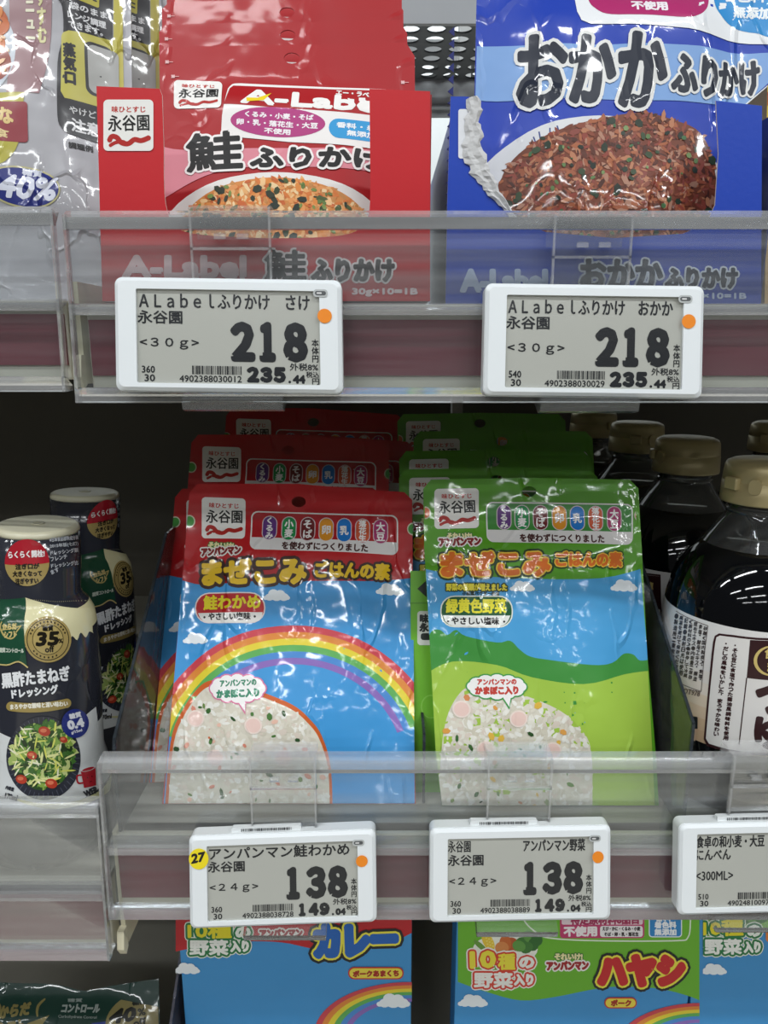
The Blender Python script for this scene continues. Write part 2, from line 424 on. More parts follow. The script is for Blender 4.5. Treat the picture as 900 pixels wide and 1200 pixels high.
            if sf.curved:
                st = sf.step
                for ax in ((0,) if isinstance(sf, Round) else (0, 1)):
                    lo = min(q.co[ax] for q in bm.verts); hi = max(q.co[ax] for q in bm.verts)
                    k = math.ceil(lo/st)
                    while k*st < hi:
                        co = [0, 0, 0]; co[ax] = k*st; no = [0, 0, 0]; no[ax] = 1
                        bmesh.ops.bisect_plane(bm, geom=bm.verts[:]+bm.edges[:]+bm.faces[:], dist=1e-7, plane_co=co, plane_no=no); k += 1
                if isinstance(sf, Round):
                    for r_, z_ in sf.prof:
                        bmesh.ops.bisect_plane(bm, geom=bm.verts[:]+bm.edges[:]+bm.faces[:], dist=1e-7, plane_co=(0, z_, 0), plane_no=(0, 1, 0))
            bm.verts.index_update(); vv = []; ff = []; fc = []; nn = [sf.normal(q.co.x, q.co.y) for q in bm.verts] if sf.curved else None
            for q in bm.verts: vv.append(sf.to3(q.co.x, q.co.y, (s.base+q[hl])*LV))
            for f in bm.faces:
                ids = [q.index for q in f.verts]
                a, b, c = f.verts[0].co, f.verts[1].co, f.verts[2].co
                if f.normal.z == 0: f.normal_update()
                f.normal_update()
                if f.normal.z < 0: ids = ids[::-1]
                ff.append(ids); fc.append(cl[f[lay]])
            bm.free()
            par = made.get(parent, s.root) if parent else s.root
            o = link(name, vv, ff, s.mat, par, fcols=fc, smooth=sf.curved)
            if nn and len(o.data.vertices) == len(nn): o.data.normals_split_custom_set_from_vertices(nn)
            if label: o['label'] = label
            made[name] = o
        return made

def sheet(sf, name, mat, parent, outline, col, thick=0.0006, hole=None, backscale=0.25, step=None, cutouts=()):
    """a pouch: front and back film of the outlined shape, pressed together at the seals, with a punched hole"""
    pts = [sf.loc(*p) for p in outline]
    bm = bmesh.new(); f = bm.faces.new([bm.verts.new((u, v, 0)) for u, v in pts]); f.normal_update()
    if f.normal.z < 0: f.normal_flip()
    st = step or sf.step
    for ax in (0, 1):
        lo = min(q.co[ax] for q in bm.verts); hi = max(q.co[ax] for q in bm.verts); k = math.ceil(lo/st)
        while k*st < hi:
            co = [0, 0, 0]; co[ax] = k*st; no = [0, 0, 0]; no[ax] = 1
            bmesh.ops.bisect_plane(bm, geom=bm.verts[:]+bm.edges[:]+bm.faces[:], dist=1e-7, plane_co=co, plane_no=no); k += 1
    if hole:
        hx, hy, rx, ry = hole; hp = [sf.loc(hx+rx*math.cos(a), hy+ry*math.sin(a)) for a in (k*math.pi/6 for k in range(12))]
        cx = sum(p[0] for p in hp)/12; cy = sum(p[1] for p in hp)/12
        for i in range(12):
            (ax, ay), (bx, by) = hp[i], hp[(i+1) % 12]; nx, ny = by-ay, -(bx-ax)
            near = [f for f in bm.faces if math.hypot(f.calc_center_median().x-cx, f.calc_center_median().y-cy) < st*1.6]
            g = list({x for f in near for x in f.verts})+list({x for f in near for x in f.edges})+near
            bmesh.ops.bisect_plane(bm, geom=g, dist=1e-7, plane_co=(ax, ay, 0), plane_no=(nx, ny, 0))
        def ins(p):
            sg = []
            for i in range(12):
                (ax, ay), (bx, by) = hp[i], hp[(i+1) % 12]; sg.append((bx-ax)*(p.y-ay)-(by-ay)*(p.x-ax))
            return all(q >= -1e-9 for q in sg) or all(q <= 1e-9 for q in sg)
        bmesh.ops.delete(bm, geom=[f for f in bm.faces if ins(f.calc_center_median())], context='FACES')
    bm.verts.index_update(); n = len(bm.verts)
    V = [(q.co.x, q.co.y, sf.D(q.co.x, q.co.y)) for q in bm.verts] + [(q.co.x, q.co.y, -thick-sf.D(q.co.x, q.co.y)*backscale) for q in bm.verts]
    FF = [[q.index for q in f.verts] for f in bm.faces] + [[q.index+n for q in f.verts][::-1] for f in bm.faces]
    for e in bm.edges:
        if len(e.link_loops) == 1:
            l = e.link_loops[0]; a = l.vert.index; b = l.link_loop_next.vert.index; FF.append([b, a, a+n, b+n])
    bm.free()
    o = link(name, V, FF, mat, parent, col=col, smooth=True)
    m = o.modifiers.new('es', 'EDGE_SPLIT'); m.split_angle = 0.9
    return o
def puffer(sf, outline, amp, seal=0.10, wave=0.0, seed=0):
    pts = [sf.loc(*p) for p in outline]; v0 = min(p[1] for p in pts); v1 = max(p[1] for p in pts)
    bl, br = min(p[0] for p in pts if p[1] < (v0+v1)/2), max(p[0] for p in pts if p[1] < (v0+v1)/2)
    tl, tr = min(p[0] for p in pts if p[1] > (v0+v1)/2), max(p[0] for p in pts if p[1] > (v0+v1)/2)
    def sst(a, b, x): x = max(0, min(1, (x-a)/(b-a))); return x*x*(3-2*x)
    rnd = random.Random(seed); ph = [rnd.uniform(0, 6) for _ in range(6)]
    def d(u, v):
        t = (v-v0)/(v1-v0); l = bl+(tl-bl)*t; r = br+(tr-br)*t; s_ = (u-l)/(r-l)
        g = sst(.02, .3, t)*(1-sst(.84-seal, .98-seal, t)); h = sst(.03, .30, s_)*(1-sst(.70, .97, s_))
        w = wave*(math.sin(u*70+ph[0]+v*20)*math.sin(v*45+ph[1])+.5*math.sin(u*150+ph[2])*math.sin(v*90+ph[3]+u*60))
        return amp*g*h + w*min(1, max(0, g*1.2+.25))*min(1, s_*8, (1-s_)*8) if 0 < s_ < 1 else 0.0
    return d

# ------------------------------------------------------------------ the setting: gondola back, shelves, rails
YB = YF+0.42
def zz(py, Y=YF): return ZY(py, Y)
ZU = zz(357); ZL = zz(978); ZUL = zz(352); ZLL = zz(1031)     # shelf top heights: right bay up / low, left bay up / low
XG_U = XY(88, 350, YF); XG_L = XY(132, 1000, YF)
b = MB(); b.box(-1.6, 1.6, -4.5, 2.6, -1.42, -1.36, '#b9b4a8'); tag(b.build('floor', M_PAINT), kind='structure')
b = MB(); b.box(-1.6, 1.6, YB, YB+.012, -1.36, ZU-.05, '#5c584f'); tag(b.build('wall_back', M_PAINT), kind='structure')
b = MB(); b.box(-1.6, 1.6, 2.0, 2.05, -1.36, 1.2, '#c9cfd0'); tag(b.build('wall_far', M_PAINT), kind='structure')
# seams of the back panel
for i, px in enumerate((62, 100, 170, 260)):
    x = XY(px, 1140, YB); b = MB(); b.box(x-.001, x+.001, YB-.0015, YB, -1.3, ZL-.01, '#6d695f')
    tag(b.build('trim_%d' % (i+1), M_PAINT), kind='structure')

def shelf(label, x0, x1, ztop, zfrontbot, frontlabel):
    root = empty('gondola_shelf', Matrix.Translation(((x0+x1)/2, YF, zfrontbot)), label, 'shelf', 'metal gondola shelves')
    inv = Vector(((x0+x1)/2, YF, zfrontbot))
    def bx(nm, mt, *a, bev=0, lab=None):
        m = MB(); x0_, x1_, y0_, y1_, z0_, z1_, c = a
        m.box(x0_-inv.x, x1_-inv.x, y0_-inv.y, y1_-inv.y, z0_-inv.z, z1_-inv.z, c); o = m.build(nm, mt, root, bevel=bev)
        if lab: o['label'] = lab
        return o
    bx('board', M_PAINT, x0, x1, YF+.003, YB-.004, ztop-.003, ztop, '#a5a399')
    h = ztop-zfrontbot
    bx('front_edge', M_PAINT, x0, x1, YF, YF+.010, zfrontbot, ztop, '#d6d2c2', bev=.001)
    bx('label_strip', M_STRIP, x0+.001, x1-.001, YF-.0012, YF, zfrontbot+h*.19, ztop-h*.17, '#7a3440', lab='maroon strip in the shelf front')
    return root
XR = 0.62; XLm = -0.75
shelf('metal shelf carrying the two display cartons', XG_U+.004, XR, ZU, zz(459), '')
shelf('metal shelf carrying the children\'s rice seasoning pouches and soy bottles', XG_L+.002, XR, ZL, zz(1066), '')
shelf('metal shelf in the left bay carrying the crumpled silver pouches', XLm, XG_U-.004, ZUL, zz(445), '')
shelf('metal shelf in the left bay carrying the two dressing bottles', XLm, XG_L-.004, ZLL, zz(1114), '')
ZB = ZL-.285
shelf('metal bottom shelf under the curry and hashed beef boxes', XG_L+.002, XR, ZB, ZB-.035, '')
shelf('metal bottom shelf in the left bay under the dark green pouch', XLm, XG_L-.004, ZB-.01, ZB-.045, '')

def rail(label, x0, x1, ztop, zshelf, zbot, group):
    """clear price rail: raised fence, top bead, cover over the strip, bottom bead"""
    o0 = Vector(((x0+x1)/2, YF, zbot)); root = empty('clear_price_rail', Matrix.Translation(o0), label, 'price rail', group)
    hx = (x1-x0)/2; z = lambda a: a-zbot
    def pr(nm, poly, mt, xa=-hx, xb=hx):
        m = MB(); m.prism([(y, q) for y, q in poly], xa, xb, '#ffffff', axis='x'); return m.build(nm, mt, root)
    t = .0012
    pr('fence', [(-.0075, z(zshelf)-.002), (-.0075, z(ztop)), (-.0075+t, z(ztop)), (-.0075+t, z(zshelf)-.002)], M_FENCE)
    pr('top_bead', [(-.0085, z(ztop)-.0055), (-.0085, z(ztop)), (-.0062, z(ztop)+.0016), (-.0015, z(ztop)+.0016), (-.0015, z(ztop)), (-.0055, z(ztop)-.0055)], M_EDGE)
    pr('strip_cover', [(-.0105, .004), (-.0085, z(zshelf)-.004), (-.0075, z(zshelf)-.004), (-.0094, .004)], M_CLEAR)
    pr('ledge', [(-.0092, z(zshelf)-.0045), (-.0092, z(zshelf)), (-.0014, z(zshelf)+.0005), (-.0014, z(zshelf)-.001)], M_EDGE)
    pr('bottom_bead', [(-.0125, 0), (-.0125, .005), (-.0095, .006), (-.0035, .002), (-.0035, 0)], M_EDGE)
    for s_ in (-1, 1):
        e = hx*s_
        pr('end_edge', [(-.0126, 0), (-.0088, z(ztop)), (-.006, z(ztop)), (-.0085, 0)], M_EDGE, e-.0006, e+.0006)
    return root
G_R = 'clear price rails along the shelf fronts'
rail('long clear price rail in front of the red and blue display cartons', XG_U+.002, XR, zz(251, YF-.008), ZU, zz(472, YF-.012), G_R)
rail('long clear price rail in front of the red and green seasoning pouches', XG_L+.001, XR, zz(893, YF-.008), ZL, zz(1077, YF-.012), G_R)
rail('short clear price rail in front of the silver pouches, left bay', XLm, XY(80, 350, YF), zz(246, YF-.008), ZUL, zz(459, YF-.012), G_R)
rail('short clear price rail in front of the dressing bottles, left bay', XLm, XY(128, 1000, YF), zz(946, YF-.008), ZLL, zz(1125, YF-.012), G_R)

# shelf brackets and the slotted upright between the bays
for lab, px0, px1, pa, pb in (('pale metal shelf bracket between the upper price rails', 84, 91, 330, 450), ('pale metal shelf bracket between the lower price rails', 131.5, 137, 975, 1108)):
    x0 = XY(px0, pa, YF); x1 = XY(px1, pa, YF); z0 = zz(pb); z1 = zz(pa)
    rt = empty('shelf_bracket', Matrix.Translation((x0, YF, z0)), lab, 'bracket', 'shelf brackets')
    m = MB(); m.prism([(.002, 0), (.0, .01), (.0, z1-z0), (.40, z1-z0), (.40, -.02), (.12, -.004)], 0, .0022, '#d3ccb0', axis='x'); m.build('plate', M_PAINT, rt)
    m = MB(); m.prism([(.0, 0), (.0, .012), (-.004, .012), (-.006, .003), (-.003, -.002)], -.0006, .0028, '#ddd6ba', axis='x'); m.build('tip', M_PAINT, rt)
rt = empty('slotted_upright', Matrix.Translation((XY(189, 1090, YB-.03), YB-.03, -1.36)), 'slotted metal upright between the two bays', 'upright')
zt = ZU+1.36-.03
m = MB(); m.box(-.012, .012, .0, .028, 0, ZL+1.36-.06, '#8e897e'); m.build('post', M_PAINT, rt)
m = MB()
for k in range(12): m.box(-.006, .006, -.0012, 0, ZL+1.36-.085-k*.05, ZL+1.36-.07-k*.05, '#1a1a1e')
tag(m.build('slot', M_PAINT, rt), kind='stuff')

# perforated metal shelves of the far side, seen between the cartons
def perforated(label, x0, x1, y0, y1, z, pitch, r):
    root = empty('perforated_shelf', Matrix.Translation(((x0+x1)/2, y0, z)), label, 'shelf', 'perforated shelves of the far side')
    hx = (x1-x0)/2; V = []; Fc = []
    nx = int((x1-x0)/pitch); ny = int((y1-y0)/pitch)
    for j in range(ny):
        for i in range(nx):
            cx = -hx+(i+.5)*pitch; cy = (j+.5)*pitch; h = pitch/2
            for dz in (0, .0012):
                n = len(V); k = 16
                for a in range(k):
                    t = 2*math.pi*a/k; c, s_ = math.cos(t), math.sin(t); q = h/max(abs(c), abs(s_))
                    V.append((cx+r*c, cy+r*s_, dz)); V.append((cx+q*c, cy+q*s_, dz))
                for a in range(k):
                    b_ = (a+1) % k; f = [n+2*a, n+2*a+1, n+2*b_+1, n+2*b_]; Fc.append(f if dz else f[::-1])
    link('plate', V, Fc, M_PAINT, root, col='#5c6064')
    m = MB(); m.box(-hx, hx, -.004, 0, -.022, .002, '#a6aaac'); m.box(-hx, hx, ny*pitch, ny*pitch+.004, -.022, .002, '#8d9194'); m.build('rim', M_PAINT, root)
    return root
perforated('perforated steel shelf high behind the gap between the cartons', -.12, .30, .52, .70, ZY(45, .60), .0185, .0068)
perforated('lower perforated steel shelf farther behind the gap between the cartons', -.20, .40, .92, 1.14, ZY(97, 1.05), .022, .0085)
rt = empty('far_upright', Matrix.Translation((XY(549, 100, .66), .70, -1.36)), 'pale metal post behind the blue display carton', 'upright')
m = MB(); m.box(-.275, -.25, .205, .23, 0, 2.1, '#8d9194'); tag(m.build('shelf_upright', M_PAINT, None, mw=rt.matrix_world.copy()), 'grey metal post under the farther perforated shelf', 'upright')
m = MB(); m.box(-.004, .006, 0, .02, 0, 2.1, '#c9cccb'); m.build('post', M_PAINT, rt)
rt = empty('wire_grid', Matrix.Translation((XY(166, 60, .60), .60, ZUL)), 'white wire grid standing behind the silver pouches', 'wire grid')
for k in range(5):
    m = MB(); m.box(-.03+k*.014, -.0275+k*.014, 0, .0025, 0, .42, '#d9dad6'); m.build('wire', M_PAINT, rt)
m = MB(); m.box(-.035, .035, .0025, .005, .20, .2025, '#d9dad6'); m.build('cross_wire', M_PAINT, rt)

# ------------------------------------------------------------------ electronic shelf tags and their clear clips
INK = '#26282b'
def price_tag(label, TL, TR, BL, cliplabel, clip, content, led=True, unit=(267, 134)):
    BRp = (TR[0]+BL[0]-TL[0], TR[1]+BL[1]-TL[1])
    sf = Plane(BL, BRp, YF-.0215, ((TL[0]+TR[0])/2, (TL[1]+TR[1])/2), YF-.0165)
    root = empty('shelf_price_tag', sf.mw, label, 'price tag', 'electronic shelf price tags')
    ux, uy = unit
    def xf(x, y): return (TL[0]+(TR[0]-TL[0])*x/ux+(BL[0]-TL[0])*y/uy, TL[1]+(TR[1]-TL[1])*x/ux+(BL[1]-TL[1])*y/uy)
    def lp(pts): return [sf.loc(*xf(*p)) for p in pts]
    m = MB(); m.prism(lp(rrect(0, 0, ux, uy, 9, 6)), -.0075, -.0008, '#dfe3e4'); m.build('case', M_PLAST, root, bevel=.0012)
    # front frame: a ring round the screen
    outer = lp(rrect(1, 1, ux-1, uy-1, 8, 6)); inner = lp(rrect(26, 14, 241, 124, 2, 6))
    n = len(outer); V = []
    mid = lp(rrect(5, 5, ux-5, uy-5, 7, 6))
    for ring, z in ((outer, -.0012), (outer, -.0002), (mid, .0008), (inner, .0008), (inner, -.0006)): V += [(p[0], p[1], z) for p in ring]
    Fc = [[k*n+i, k*n+(i+1) % n, (k+1)*n+(i+1) % n, (k+1)*n+i] for k in range(4) for i in range(n)]
    me = link('frame', V, Fc, M_PLAST, root, col='#e6ebee', smooth=False)
    a = Art(sf, root, M_LCD, xf=xf, base=-8)
    a.part('screen', 'grey screen'); a.rr(25, 13, 242, 125, 2, '#b0b1aa', 1)
    a.part('screen_text', 'black price lettering'); content(a)
    a.part('led_window'); a.base = -8
    a.done()
    a = Art(sf, root, M_PLAST, xf=xf, base=14)
    a.part('symbol'); a.rr(234, 12, 251, 21, 4, '#b9bdbd', 1); a.rr(236, 14, 249, 19, 3, '#55585a', 2); a.rr(238, 15.5, 244, 17.5, 1, '#d5d5d5', 3)
    a.part('orange_dot', 'round orange sticker'); a.ell(247, 43, 8.4, 8.4, '#f08a1c', 2, n=28)
    if clip.get('yellow'):
        a.part('yellow_sticker', 'yellow sticker numbered 27'); a.ell(15, 31, 14, 15, '#f1dc1c', 4, n=28)
        a.text('27', 5, 37, 23, 34, 13, '#151515', 5, bold=.9, slant=.2)
    if clip.get('strip'):
        m = MB(); m.prism(lp(rrect(60, -6, 160, 3, 2, 3)), -.0050, -.0022, '#dfe3e4'); m.build('top_lip', M_PLAST, root)
        b2 = Art(sf, root, M_PLAST, xf=xf, base=-29); b2.part('barcode_sticker'); barcode(b2, 74, -4.5, 146, -.5, 5, 1); b2.done()
    a.done()
    # clip: plate behind the tag hooked over the fence top
    c = clip; x0, x1, yt, ym, yb = c['x0'], c['x1'], c['yt'], c['ym'], c['yb']
    A = P(x0, ym, YF-.011); B = P(x1, ym, YF-.011); zt = ZY(yt, YF-.011); zb = ZY(yb, YF-.011)
    cr = empty('tag_clip', Matrix.Translation((A.x, YF-.011, zb)), cliplabel, 'clip', 'clear clips that hold the price tags')
    w = B.x-A.x; h = zt-zb
    m = MB(); m.box(0, w, -.0008, .0002, .006, h, '#fff'); m.build('plate', M_CLIP, cr)
    m = MB(); m.box(0, w, .0, .0115, h, h+.001, '#fff'); m.box(0, w, .0105, .0115, h-.010, h, '#fff'); m.build('hook', M_HOOK, cr)
    m = MB(); m.box(0, w, -.0022, -.0008, h-.0155, h-.0145, '#fff'); m.box(0, .0009, -.0022, -.0008, .02, h, '#fff'); m.box(w-.0009, w, -.0022, -.0008, .02, h, '#fff'); m.build('rib', M_EDGE, cr)
    for q in (.30, .58):
        m = MB(); m.box(w*q, w*q+.0045, -.0024, -.0008, h-.0115, h-.0095, '#fff'); m.build('slot_tab', M_EDGE, cr)
    m = MB(); m.prism([(-.012, 0), (-.013, .004), (-.009, .006), (.0, .006), (.0, .002), (-.008, -.001)], -.004, w+.004, '#fff', axis='x'); m.build('lower_lip', M_CLIP, cr)
    return root
def barcode(a, x0, y0, x1, y1, seed, lv=3):
    r = random.Random(seed); x = x0
    while x < x1:
        w = r.choice((.7, .7, 1.2, 1.8)); a.poly([(x, y0), (min(x+w, x1), y0), (min(x+w, x1), y1), (x, y1)], INK, lv); x += w+r.choice((.7, .9, 1.4))
def content(row1, row2, wt, price, cents1, cents2, code, top, rowx=(29, 229), small=None, row2x=(27, 79), wtx=(29, 98), narrow=False, pricex=(134, 228)):
    def f(a):
        if small: a.text(small, 27, 35, 60, 35, 16, INK, 3, bold=.25)
        a.text(row1, rowx[0], 36, rowx[1], 36, 17, INK, 3, bold=.45)
        a.text(row2, row2x[0], 54, row2x[1], 54, 15, INK, 3, bold=.4)
        a.text(wt, wtx[0], 84, wtx[1], 84, 13, INK, 3, bold=.3)
        for i_, ch in enumerate(price):
            w_ = 12 if ch == '1' else 22; x_ = pricex[0]+5+i_*31+(3 if ch == '1' else 0)
            a.text(chr(ord(ch)+0xFEE0), x_, 94, x_+w_, 94, 40, INK, 3, bold=3.7)
        a.vtext('本体円', 235, 70, 97, 8, INK, 3, bold=.2)
        a.text('外税8%', 205, 107, 238, 107, 8.5, INK, 3, bold=.2)
        a.text('税込', 224, 115, 239, 115, 7, INK, 3, bold=.15); a.text('円', 231, 123, 239, 123, 7, INK, 3, bold=.15)
        if cents1:
            for i_, ch in enumerate(cents1):
                w_ = 6 if ch == '1' else 11; x_ = 156+i_*15.6+(1.5 if ch == '1' else 0)
                a.text(chr(ord(ch)+0xFEE0), x_, 120, x_+w_, 120, 15, INK, 3, bold=1.9)
            a.ell(204.5, 120.5, 1.6, 1.6, INK, 3, n=10); a.text(cents2, 209, 121.5, 222, 121.5, 8.5, INK, 3, bold=.9)
        barcode(a, 90, 103, 148, 113, hash(code) % 999 if 0 else sum(map(ord, code)))
        a.text(code, 75, 122, 148, 122, 7.5, INK, 3, bold=.15)
        a.text(top, 31, 112, 46, 112, 8, INK, 3, bold=.25); a.text('30', 34, 122, 46, 122, 8, INK, 3, bold=.25)
    return f
price_tag('white electronic price tag reading 218 yen in front of the red carton', (133.5, 324), (400, 328), (135.5, 458),
          'clear plastic clip on the upper rail before the red carton', dict(x0=225, x1=319, yt=244, ym=300, yb=477),
          content('ＡＬａｂｅｌふりかけ　さけ', '永谷園', '<３０ｇ>', '218', '235', '44', '4902388030012', '360'))
price_tag('white electronic price tag reading 218 yen in front of the blue carton', (569, 331.5), (826, 335), (566, 463.5),
          'clear plastic clip on the upper rail before the blue carton', dict(x0=646, x1=738, yt=254, ym=300, yb=479),
          content('ＡＬａｂｅｌふりかけ　おかか', '永谷園', '<３０ｇ>', '218', '235', '44', '4902388030029', '540'))
price_tag('white electronic price tag reading 138 yen with yellow sticker 27, before the red pouches', (221, 980), (440, 972), (222.5, 1089),
          'clear plastic clip on the lower rail before the red pouches', dict(x0=294, x1=371, yt=887, ym=930, yb=1079, yellow=True, strip=True),
          content('アンパンマン鮭わかめ', '永谷園', '<２４ｇ>', '138', '149', '04', '4902388038728', '360'))
price_tag('white electronic price tag reading 138 yen in front of the green pouches', (504, 971), (716, 967), (503.5, 1082),
          'clear plastic clip on the lower rail before the green pouches', dict(x0=570, x1=645, yt=887, ym=930, yb=1075, strip=True),
          content('アンパンマン野菜', '永谷園', '<２４ｇ>', '138', '149', '04', '4902388038889', '360', rowx=(138, 229), small='永谷園'))
price_tag('white electronic price tag for the soy sauce bottles, cut by the right edge', (796, 966), (1006, 961), (794, 1073),
          'clear plastic clip on the lower rail before the big soy bottle', dict(x0=853, x1=928, yt=885, ym=930, yb=1070, strip=True),
          content('食卓の和小麦・大豆', 'にんべん', '<300ML>', '2', '', '', '4902481009787', '510', row2x=(27, 78), wtx=(27, 82), rowx=(27, 128)))

# ------------------------------------------------------------------ shared print pieces
def brush_badge(a, x0, y0, x1, y1, sk=0.0, name='brand_badge', parent=None):
    a.part(name, parent=parent); w = x1-x0; h = y1-y0
    Y = lambda fx, fy: y0+h*fy+sk*fx
    a.rr(x0, y0, x1, y1, w*.09, '#f2f0ec', 2, sk=sk)
    a.text('味ひとすじ', x0+w*.17, Y(.17, .25), x0+w*.84, Y(.84, .25), h*.12, '#c4362f', 3, bold=w*.004)
    a.text('永谷園', x0+w*.10, Y(.1, .62), x0+w*.92, Y(.92, .60), h*.31, '#1a1a1a', 3, bold=w*.006)
    a.line([(x0+w*.12, Y(.12, .80)), (x0+w*.17, Y(.17, .72)), (x0+w*.27, Y(.27, .74)), (x0+w*.36, Y(.36, .84)), (x0+w*.5, Y(.5, .86)), (x0+w*.62, Y(.62, .78)), (x0+w*.76, Y(.76, .80)), (x0+w*.92, Y(.92, .74))], h*.10, '#b5251f', 3, smooth=True)
    a.line([(x0+w*.13, Y(.13, .90)), (x0+w*.24, Y(.24, .84)), (x0+w*.38, Y(.38, .82)), (x0+w*.46, Y(.46, .86))], h*.07, '#b5251f', 3, smooth=True)
def inpoly(poly):
    def f(x, y):
        c = False; j = len(poly)-1
        for i in range(len(poly)):
            xi, yi = poly[i]; xj, yj = poly[j]
            if (yi > y) != (yj > y) and x < (xj-xi)*(y-yi)/(yj-yi)+xi: c = not c
            j = i
        return c
    return f
def inell(cx, cy, rx, ry): return lambda x, y: ((x-cx)/rx)**2+((y-cy)/ry)**2 < 1

#@@CONTENT
# ------------------------------------------------------------------ upper shelf: display carton of salmon pouches
def carton(name, label, cat, sf, front, cut, col, inner, depth, xl, xr, ztop_l, ztop_r):
    """open display carton: die-cut front panel, side walls, back wall, floor"""
    root = empty(name, sf.mw, label, cat)
    m = MB(); m.prism([sf.loc(*p) for p in front], -.0007, 0, col, side='#e9e2dc'); m.build('front_panel', M_CARD, root)
    L0 = sf.loc(xl[0], xl[1])[0]; R0 = sf.loc(xr[0], xr[1])[0]
    zl = sf.loc(*ztop_l)[1]; zr = sf.loc(*ztop_r)[1]
    m = MB(); m.box(L0, L0+.0006, 0, zl, -depth, -.0008, col); m.build('side_wall', M_CARD, root)
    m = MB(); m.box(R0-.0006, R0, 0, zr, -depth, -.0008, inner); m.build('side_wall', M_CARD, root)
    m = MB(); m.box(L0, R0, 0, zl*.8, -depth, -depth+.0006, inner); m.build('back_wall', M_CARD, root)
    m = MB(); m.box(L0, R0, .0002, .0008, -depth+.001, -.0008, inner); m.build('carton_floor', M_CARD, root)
    return root
RED = '#c8232b'; REDP = '#aa1019'
YC = YF+.006
sfc = Plane((119, 353), (504, 353), YC, (311, 105), YC)
cut_r = smoothpath([(192, 205), (194, 238), (203, 262), (228, 274), (310, 279), (390, 277), (420, 269), (432, 252), (434, 215)], 5)
front = [(113, 101), (187, 104), (190, 112), (192, 175)] + cut_r + [(433, 104), (504, 107), (504, 353), (120, 353)]
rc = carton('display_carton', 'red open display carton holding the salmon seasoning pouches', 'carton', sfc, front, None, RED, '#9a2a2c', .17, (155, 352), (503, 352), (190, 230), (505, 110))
a = Art(sfc, rc, M_CARD)
brush_badge(a, 121.5, 117, 180, 177, sk=0)
a.part('carton_lettering')
a.text('A-Label', 145, 325, 287, 325, 24, '#ecc9c9', 2, bold=2.2)
a.text('鮭', 311, 328, 358, 328, 34, '#1a1214', 3, bold=1.5, out=[(2.4, '#f3e6e4')])
a.text('ふりかけ', 366, 329, 461, 329, 24, '#2a2224', 3, bold=1.9, out=[(2.2, '#f3e6e4')])
a.text('30g×10=1B', 413, 347, 489, 347, 9, '#f3dada', 2, bold=.6)
a.done()

SALMON = ['#e08a3c', '#d97a35', '#eab070', '#f0c48c', '#c9642c', '#e69a58', '#f2d3a0', '#c98a4a']
NORI = ['#26301c', '#33401f', '#1e2a20', '#4a5a2c']
sfr = Plane((186, 353), (488, 353), YF+.018, (335, 50), YF+.048)
outl = [(190, 353), (187, 64), (196, 55), (476, 50), (486, 66), (487, 353)]
sfr.disp = puffer(sfr, outl, .0030, wave=.0006, seed=3, seal=.12); sfr.curved = True
rp = empty('seasoning_pouch', sfr.mw, 'red salmon seasoning pouch with furikake photo, front of the red carton', 'pouch', 'red salmon seasoning pouches in the carton')
sheet(sfr, 'pouch_body', M_FILM3, rp, outl, REDP, hole=(342, 68, 9.5, 6.5))
a = Art(sfr, rp, M_FILM3, clip=[(188, 345), (187.5, 50), (487, 50), (488, 345)])
a.part('pink_band'); a.poly(smoothpath([(184, 170), (210, 176), (260, 178), (487, 178)], 5)+smoothpath([(487, 207), (430, 203), (330, 199), (270, 202), (225, 215), (184, 238)], 5), '#df8a98', 1)
brush_badge(a, 204, 94, 261, 128, sk=3)
a.part('ingredient_panel')
a.poly(smoothpath([(268, 106), (273, 100), (282, 99)], 4)+[(487, 107), (487, 184), (430, 176), (340, 171), (275, 165), (261, 156), (262, 140)], '#f1eeec', 1.3)
a.poly([(270, 106), (274, 102), (487, 109), (487, 141), (264, 127)], REDP, 2)
a.text('A-Label', 285, 125, 452, 135, 17, '#f4f2ef', 3.5, bold=1.6)
a.poly([(290, 119), (303, 119), (319, 112), (310, 122), (291, 124)], '#efd21e', 4.6)
a.text('エー・ラベル', 394, 113, 440, 117, 6, '#f4f2ef', 3.5, bold=.4)
a.ell(327, 148, 55, 17.5, '#b2357e', 2.6, rot=2.5, n=40)
a.text('くるみ・小麦・そば', 289, 142, 368, 146, 6.3, '#f6f0f4', 3.6, bold=.35)
a.text('卵・乳・落花生・大豆', 279, 151, 373, 156, 6.6, '#f6f0f4', 3.6, bold=.35)
a.text('不使用', 311, 161, 341, 163, 6.3, '#f6f0f4', 3.6, bold=.35)
a.rr(386, 143, 476, 166, 12, '#2d9bd8', 2.6, sk=5)
a.text('香料・着色料', 395, 154, 464, 158, 6.3, '#f0f6fa', 3.6, bold=.35); a.text('無添加', 407, 163, 440, 165, 6.3, '#f0f6fa', 3.6, bold=.35)
a.part('title_lettering')
a.text('鮭', 221, 203, 285, 201, 42, '#121011', 6, bold=1.7, out=[(2.6, '#f4f0ee')])
a.text('ふりかけ', 296, 200, 448, 200, 21, '#121011', 6, bold=1.8, out=[(2.6, '#f4f0ee')])
a.part('food_photo', 'printed photo of orange salmon flakes with seaweed')
a.ell(322, 272, 130, 66, '#e9e6e2', 1.8, n=48); a.ell(322, 274, 112, 62, '#d78b45', 2.5, n=48)
f = inell(322, 274, 110, 60)
a.flakes(f, (205, 212, 440, 345), 1500, SALMON, 5.5, lv=3, seed=5)
a.flakes(f, (205, 212, 440, 345), 90, NORI, 5.6, asp=1.8, lv=6, seed=6)
a.flakes(f, (205, 212, 440, 345), 60, ['#5f7a3c', '#7a9048'], 4.2, asp=2, lv=6.2, seed=7)
a.part('cut_mark')
